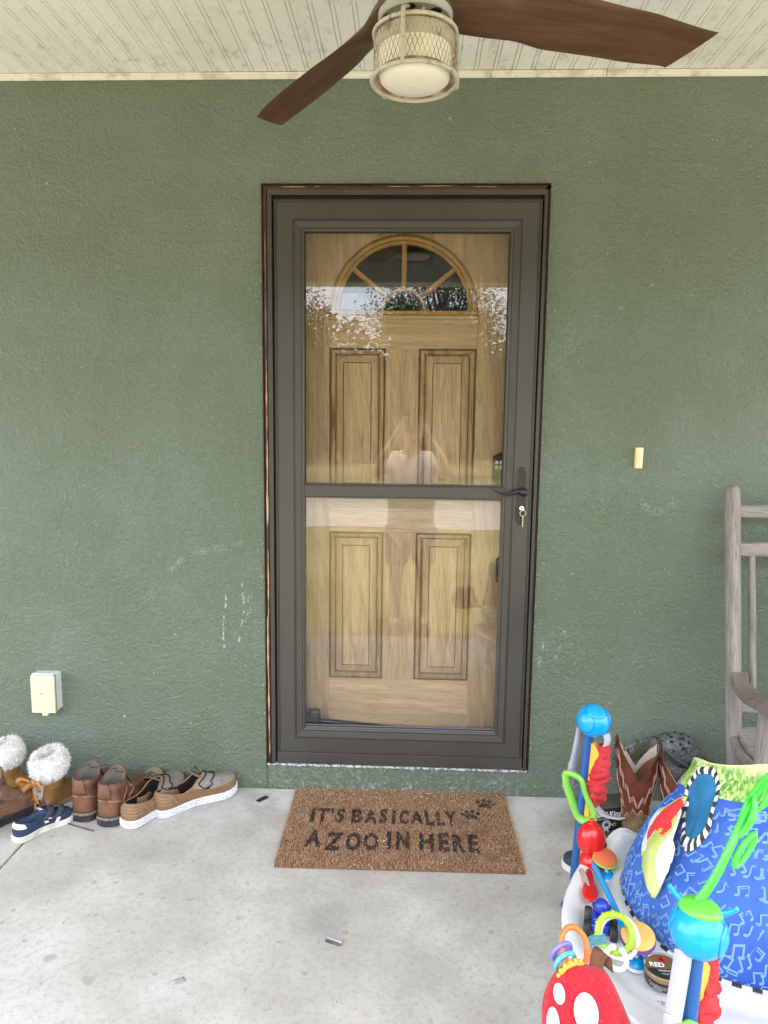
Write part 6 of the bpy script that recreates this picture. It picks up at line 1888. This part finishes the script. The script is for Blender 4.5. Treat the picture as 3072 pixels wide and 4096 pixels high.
# red plush mushroom cap with white felt spots
mc = Vector((.342, -1.388, .384))
ms = thing('plush_mushroom', 'red plush mushroom cap with white felt spots hanging at the front of the tray', 'plush toy', mc)
M_PLUSH = PM('red_plush', (.43, .018, .030), .95, .15, layers=[(26, (.33, .012, .02), .42, .7, .8), (190, (.70, .08, .09), .54, .74, .5)], bump=(160, .5, .0014), **{'Sheen Weight': .25})
view = Vector((-.04, -.72, .60)).normalized()              # the face of the cap looks out and up
Mf = view.to_track_quat('Z', 'Y').to_matrix().to_4x4()
CAPO = [(.034, .066), (.047, .047), (.065, .006), (.082, -.038), (.088, -.062), (.060, -.080), (.0, -.084), (-.055, -.074), (-.072, -.030), (-.070, .012), (-.058, .040), (-.042, .059), (-.028, .067), (.004, .069)]
CAPS = spline([(x, y, 0) for x, y in CAPO+[CAPO[0]]], 6)[:-1]
CAPS = sorted(CAPS, key=lambda p: math.atan2(p.y+.012, p.x) % (2*PI))
def capline(a):
    """outline of the flattened cap at angle a about its middle"""
    a = a % (2*PI); n = len(CAPS); an = lambda p: math.atan2(p.y+.012, p.x) % (2*PI)
    for i in range(n):
        p, q = CAPS[i], CAPS[(i+1) % n]; a0, a1 = an(p), an(q)
        if i == n-1: a1 += 2*PI
        for aa in (a, a+2*PI):
            if a0 <= aa <= a1: return p.lerp(q, (aa-a0)/max(a1-a0, 1e-6))
    return CAPS[0].copy()
def cap(a, f, sgn):
    C_ = Vector((0, -.012, 0)); o = capline(a)-C_; p = C_+o*(math.sin(f*PI/2)); z = .038*math.cos(f*PI/2)**.8*sgn
    q = Vector((p.x, p.y-.0*(1-f), z)); q += Vector((0, 0, .0016*mn.noise(q*40)))
    return q
rows = [[Mf @ cap(2*PI*i/48, 1-j/10, 1) for i in range(48)] for j in range(11)]
rows2 = [[Mf @ cap(2*PI*i/48, j/10, -1) for i in range(48)] for j in range(11)]
MB().loft(rows2+rows, True).build('cap', M_PLUSH, ms, ang=80)
def on_cap(x, y, out):
    # find the front surface at (x, y)
    C_ = Vector((0, -.012, 0)); d = Vector((x, y, 0))-C_
    k = min(.999, d.length/max((capline(math.atan2(d.y, d.x))-C_).length, 1e-6))
    return Mf @ Vector((x, y, .038*math.sqrt(1-k*k)**.8+out+.001))
FELT, FELTE = PM('white_felt', (.36, .345, .40), .95, .1, layers=[(30, (.50, .48, .56), .45, .7, .6)], bump=(200, .4, .001)), PM('felt_edging', (.62, .59, .63), .9)
for cx, cy, rx, ry in ((-.006, .002, .0180, .0255), (-.046, .024, .0075, .0135), (-.058, -.020, .0085, .0240)):
    n = 28
    pts = [on_cap(cx+rx*math.cos(2*PI*i/n), cy+ry*math.sin(2*PI*i/n), .0012) for i in range(n)]
    c = on_cap(cx, cy, .0022); mid = [on_cap(cx+.55*rx*math.cos(2*PI*i/n), cy+.55*ry*math.sin(2*PI*i/n), .0020) for i in range(n)]
    m2 = MB(); m2.loft([pts, mid], True); m2.add(mid+[c], [(i, (i+1) % n, n) for i in range(n)])
    sp = m2.build('felt_spot', FELT, ms, ang=80)
    MB().tube(pts, .0015, 6, True).build('spot_edging', FELTE, sp)
rows = []
for j, p in enumerate(spline([(.018, .056, .006), (.022, .074, .012), (.028, .088, .014), (.038, .086, .004), (.042, .068, -.008)], 4)):
    rows.append([Mf @ (p+Vector((-.010, .006, 0))), Mf @ (p+Vector((.010, -.008, 0)))])
MB().loft(rows, False).build('brown_tab', PM('brown_felt', (.145, .068, .042), .95, .1, bump=(200, .3, .001)), ms, ang=80, solid=.003)

# tobacco-style tin on the tray
tn = thing('round_tin', 'round gold and black lidded tin marked RED on the white tray', 'tin', (.533, -1.214, .303), rad(-4))
TR = .0345
M_GOLD = PM('bronze_gold_print', (.20, .135, .045), .3, .5, .35, layers=[(20, (.11, .075, .025), .4, .7, .7)])
MB().lathe([(.0001, .0006), (TR-.0015, .0006), (TR, .002), (TR, .0165), (TR-.0008, .0172), (TR-.0008, .0185), (TR+.0006, .019), (TR+.0006, .0265)], 48).build('tin_base', PM('black_print_tin', (.02, .019, .018), .32), tn, ang=40)
MB().lathe([(TR+.0007, .0190), (TR+.0010, .0195), (TR+.0010, .0262), (TR+.0004, .0272)], 48).build('copper_band', PM('copper_band', (.42, .22, .11), .28, .5, .6), tn, ang=40)
MB().lathe([(TR+.0004, .0272), (TR+.0014, .0278), (TR+.0014, .0290), (TR-.0006, .0296), (TR-.0022, .0284)], 48).build('rim', M_CHROME, tn, ang=40)
MB().lathe([(TR-.0022, .0284), (.0001, .0284)], 48).build('lid', M_GOLD, tn)
zl = .0287
hb = [(TR*.92*math.cos(a), TR*.92*math.sin(a)) for a in [PI+.18+(PI-.36)*i/20 for i in range(21)]]
MB().prism(hb, 0, .0003, lambda u, v, h: Vector((u, v, zl-.0002+h))).build('dark_panel', PM('black_lid_print', (.015, .014, .013), .35), tn)
MB().lathe([(.0001, .0004), (.0085, .0004), (.0085, 0)], 24, Matrix.Translation((.001, .0185, zl-.0002))).build('red_seal', PM('red_seal_print', (.42, .015, .025), .35), tn)
def flat_text(s_, size, x, y, m, z=zl+.0004, off=.0):
    vs, fs = text_mesh(s_, size, off, 'CENTER'); return MB().add([Vector((q.x+x, q.y+y, z)) for q in vs], fs).build('lettering', m, tn)
flat_text('R', .0135, .000, .0135, M_BLACKPL, zl+.0006, .0004)
flat_text('RED', .0150, -.012, -.0015, M_WHITEPR, zl+.0005, .0006)
flat_text('WARNING', .0062, .002, -.0135, M_WHITEPR, zl+.0006)
flat_text('CIGARETTES', .0040, .002, -.0205, M_WHITEPR, zl+.0006)
for s_, zz in (('This product is not a', .0105), ('safe alternative to', .0070), ('cigarettes.', .0035)):
    vs, fs = text_mesh(s_, .0044, 0, 'CENTER'); R3 = TR+.0006
    MB().add([Vector((R3*math.cos(-PI/2-.55+q.x/R3), R3*math.sin(-PI/2-.55+q.x/R3), zz+q.y)) for q in vs], fs).build('lettering', M_WHITEPR, tn)

# stacking rings toy at the right edge of the tray
sk = thing('stacking_toy', 'purple, red and aqua ring toy on a green dome at the picture edge', 'toy', (.742, -1.330, .312))
MB().lathe([(.0001, .030), (.014, .027), (.024, .014), (.027, 0)], 28).build('dome', PG, sk, ang=70)
MB().lathe([(.027, .002), (.036, .001), (.038, -.004), (.038, -.010)], 32).build('socket', PW, sk, ang=60)
for z, r, m, nm in ((.044, .020, PT, 'aqua_ring'), (.064, .019, PR, 'red_ring'), (.086, .020, plastic('plum_plastic', (.25, .03, .22), .3, .1), 'plum_ring')):
    o = MB().ball((.006*math.sin(z*90), 0, z), (r, r, .0115), 24, 14).build(nm, m, sk, ang=80)

# ------------------------------------------------------------------ what the glass mirrors: yard, trees, photographer
M_LEAF = NT('oak_leaf'); t = M_LEAF; geo = t.n('NewGeometry')
col = t.mix(geo.outputs['Random Per Island'], (.035, .055, .018), (.11, .12, .035))
M_LEAF = t.finish(col, .6, .3)
M_BARK = PM('oak_bark', (.10, .085, .07), .9, layers=[(9, (.05, .042, .035), .4, .7, .8)], bump=(20, .8, .02))
def tree(label, x, y, h, spread, n, seed, group, low=.35, leaf=.10):
    rnd = random.Random(seed); th = thing('oak_tree', label, 'tree', (x, y, -.25), 0, group)
    mb = MB(); mb.tube(spline([(0, 0, 0), (.06*h*.3, .02*h, h*.25), (-.02*h, .0, h*.5), (.02*h, 0, h*.8)], 5), [h*.028*(1-.85*i/15)+.01 for i in range(16)], 10)
    clumps = []
    for k in range(16):
        a = rnd.random()*6.28; zz = h*rnd.uniform(low, .96); rr = spread*rnd.uniform(.25, 1)*math.sin(PI*min(.95, max(.15, (zz/h-low+.15)/(1.15-low))))
        e = Vector((rr*math.cos(a), rr*math.sin(a), zz)); s_ = Vector((0, 0, max(h*.2, zz-h*.22)))
        mb.tube(spline([s_, s_.lerp(e, .5)+Vector((0, 0, -.04*h)), e], 5), [h*.010*(1-.8*i/10)+.006 for i in range(11)], 6)
        clumps.append((e, spread*rnd.uniform(.28, .48)))
    mb.build('trunk', M_BARK, th, ang=60)
    V, F = [], []
    for _ in range(n):
        c, r = rnd.choice(clumps)
        d = Vector((rnd.gauss(0, 1), rnd.gauss(0, 1), rnd.gauss(0, .75))).normalized()*r*rnd.random()**.45
        p = c+d; u = Vector((rnd.gauss(0, 1), rnd.gauss(0, 1), rnd.gauss(0, .6))).normalized(); w = u.orthogonal().normalized(); s_ = leaf*rnd.uniform(.6, 1.3)
        b = len(V); V.extend([p-u*s_, p+w*s_*.45, p+u*s_, p-w*s_*.45]); F.append((b, b+1, b+2, b+3))
    me = bpy.data.meshes.new('crown'); me.from_pydata(V, [], F); me.materials.append(M_LEAF)
    o = link("crown", me, th); tag(o, kind='stuff')
    return th
tree('broad oak across the yard mirrored at the left of the glass', -5.2, -15.5, 6.6, 2.6, 17000, 1, 'oaks across the yard', .3, .045)
tree('slim oak across the yard mirrored in the middle of the glass', .8, -17.0, 6.2, 2.1, 13000, 2, 'oaks across the yard', .45, .045)
tree('bare-limbed oak across the yard mirrored at the right of the glass', 5.4, -15.0, 6.4, 2.4, 9000, 3, 'oaks across the yard', .3, .042)
R_ = random.Random(31)
for q in range(9):
    x = -22+q*5.5+R_.uniform(-1, 1)
    tree('far yard oak number'.replace(' number', '')+(' at the very left', ' second from the left', ' third from the left', ' left of the middle', ' in the middle', ' right of the middle', ' third from the right', ' second from the right', ' at the very right')[q]+' of the mirrored tree line', x, -26+R_.uniform(-2, 2), R_.uniform(5.4, 6.6), 3.4, 14000, 40+q, 'far tree line', .12, .095)

V, F = [], []
R_ = random.Random(77)
for _ in range(80000):
    x = R_.uniform(-40, 40); top = 6.0+1.2*mn.noise(Vector((x*.35, 0, 0)))+.6*mn.noise(Vector((x*1.4, 3, 0)))
    p = Vector((x, -29.5+R_.gauss(0, 1.3), -.25+top*R_.random()**.8)); u = Vector((R_.gauss(0, 1), R_.gauss(0, 1), R_.gauss(0, .7))).normalized(); w = u.orthogonal().normalized(); s_ = .125*R_.uniform(.6, 1.3)
    b = len(V); V.extend([p-u*s_, p+w*s_*.6, p+u*s_, p-w*s_*.6]); F.append((b, b+1, b+2, b+3))
me = bpy.data.meshes.new('undergrowth'); me.from_pydata(V, [], F); me.materials.append(M_LEAF)
tag(link('undergrowth', me), 'dense green undergrowth along the far side of the yard', 'shrubs', kind='stuff')

# ------------------------------------------------------------------ the photographer, mirrored faintly in the upper pane
PX_, PY_ = .038, -2.86
per = thing('person', 'person in a loose white T-shirt and grey shorts holding up a phone, facing the door', 'person', (PX_, PY_, -.25))
def skin_mesh(name, joints, edges, m, parent, root=0, sub=2):
    me = bpy.data.meshes.new(name); me.from_pydata([j[:3] for j in joints], edges, []); me.materials.append(m)
    o = bpy.data.objects.new(name, me); COL.objects.link(o); o.parent = parent
    sk = o.modifiers.new('skin', 'SKIN'); sk.use_smooth_shade = True
    for i, j in enumerate(joints):
        rr_ = j[3] if isinstance(j[3], tuple) else (j[3], j[3])
        me.skin_vertices[0].data[i].radius = rr_; me.skin_vertices[0].data[i].use_root = (i == root)
    sb = o.modifiers.new('sub', 'SUBSURF'); sb.levels = sub; sb.render_levels = sub
    return o
M_SKIN = PM('fair_skin', (.64, .42, .33), .55, .4, layers=[(30, (.58, .36, .27), .45, .7, .4)])
M_TEE = PM('white_cotton', (.72, .70, .72), .9, .2, layers=[(8, (.62, .6, .62), .45, .7, .5)], bump=(20, .3, .006))
M_SHORT = PM('grey_cotton', (.34, .34, .35), .9, .2)
J, E = [], []
def jn(x, y, z, r, par=None):
    J.append((x, y, z, r)); k = len(J)-1
    if par is not None: E.append((par, k))
    return k
pel = jn(0, 0, .86, .125); ab = jn(0, .005, 1.03, .115, pel); ch = jn(0, .0, 1.22, .125, ab); nk = jn(0, .01, 1.385, .055, ch); hd0 = jn(0, .025, 1.47, (.070, .078), nk); hd1 = jn(0, .030, 1.545, (.076, .090), hd0); hd2 = jn(0, .022, 1.605, (.055, .066), hd1)
for sg in (1, -1):
    sh_ = jn(sg*.165, 0, 1.335, .058, ch); el = jn(sg*.265, .12, 1.21, .042, sh_); fo = jn(sg*.20, .20, 1.36, .040, el); wr = jn(sg*.105, .268, 1.515, .027, fo); pm = jn(sg*.078, .290, 1.575, (.034, .020), wr)
    for q in range(4):
        a = jn(sg*(.080-.004*q), .300+.012*(q-1.5)*0+.004*q, 1.615+.000*q-.022*q, .0095, pm); b = jn(sg*(.052-.002*q), .322, 1.632-.022*q, .0085, a); jn(sg*(.020+.002*q), .326, 1.634-.022*q, .0075, b)
    ta = jn(sg*.055, .292, 1.570, .0105, pm); jn(sg*.030, .302, 1.592, .0085, ta)
    hp = jn(sg*.092, 0, .80, .095, pel); kn = jn(sg*.105, .015, .46, .058, hp); cf = jn(sg*.108, -.012, .30, .055, kn); an = jn(sg*.110, -.01, .085, .036, cf); jn(sg*.118, .075, .045, (.040, .030), an); jn(sg*.125, .150, .030, (.036, .022), len(J)-1)
body = skin_mesh('body', J, E, M_SKIN, per)
MB().ball((0, .118, 1.510), (.012, .018, .018), 14, 10).build('nose', M_SKIN, body)
for sg in (1, -1):
    MB().ball((sg*.031, .098, 1.535), (.013, .009, .008), 14, 10).build('eye', PM('eye_dark', (.08, .06, .05), .2) if sg == 1 else bpy.data.materials['eye_dark'], body)
    MB().ball((sg*.080, .02, 1.520), (.010, .020, .030), 14, 10).build('ear', M_SKIN, body)
MB().ball((0, .104, 1.470), (.024, .010, .006), 14, 8).build('mouth', PM('lip', (.36, .14, .12), .5), body)
J, E = [], []
c0 = jn(0, 0, .66, (.215, .165)); c1 = jn(0, 0, .95, (.180, .145), c0); c2 = jn(0, 0, 1.18, (.175, .140), c1); c3 = jn(0, .0, 1.335, (.105, .085), c2)
for sg in (1, -1):
    a = jn(sg*.170, .005, 1.325, .082, c2); jn(sg*.250, .095, 1.235, .078, a)
skin_mesh('t_shirt', J, E, M_TEE, per)
J, E = [], []
p0 = jn(0, 0, .80, (.150, .135))
for sg in (1, -1):
    a = jn(sg*.095, 0, .72, .118, p0); jn(sg*.108, .01, .50, .098, a)
skin_mesh('shorts', J, E, M_SHORT, per)
for sg in (1, -1):
    sh = MB(); sh.loft([[Vector((sg*.118+y*1.05, -.075+x*1.02, z)) for x, y in outline(.27, .098, 0, sg)] for z in (.002, .022, .050)]+[[Vector((sg*.118+y*.6, -.075+.02+x*.72, .078)) for x, y in outline(.27, .098, 0, sg)]], True, True, True)
    sh.build('shoe', M_RUBB, per, ang=60)
ph = thing('phone', 'black phone held up in both hands by the photographer', 'phone', (.0385, -2.4800, 1.345))
MB().bx(-.036, .036, -.004, .004, -.074, .074).build('case', M_BLACKPL, ph, bevel=.006, seg=3)

# added solid mass with an uneven top, closes bright sky gaps behind the trees
rows = []
for j, (dy, fz) in enumerate(((0, -.1), (-.4, .35), (-.2, .7), (-1.2, .93), (-3.0, 1.0), (-6.0, .85), (-7.0, -.1))):
    rows.append([Vector((-60+i*.6, -32+dy+.8*mn.noise(Vector((i*.35, j*3.1, 1))), -.3+fz*(4.9+1.0*mn.noise(Vector((i*.16, 0, 4)))+.7*mn.noise(Vector((i*.6, j, 8)))))) for i in range(201)])
M_BACKING = PM('dark_tree_backing', (.052, .058, .026), .9, .1, layers=[(1.6, (.020, .024, .012), .42, .62, .8), (5, (.095, .085, .045), .55, .72, .7)], bump=(3, .9, .3))
tag(MB().loft(rows, False).build('tree_backing', M_BACKING, ang=20), 'added solid dark backing that closes sky gaps behind the trees', 'woods', kind='stuff')
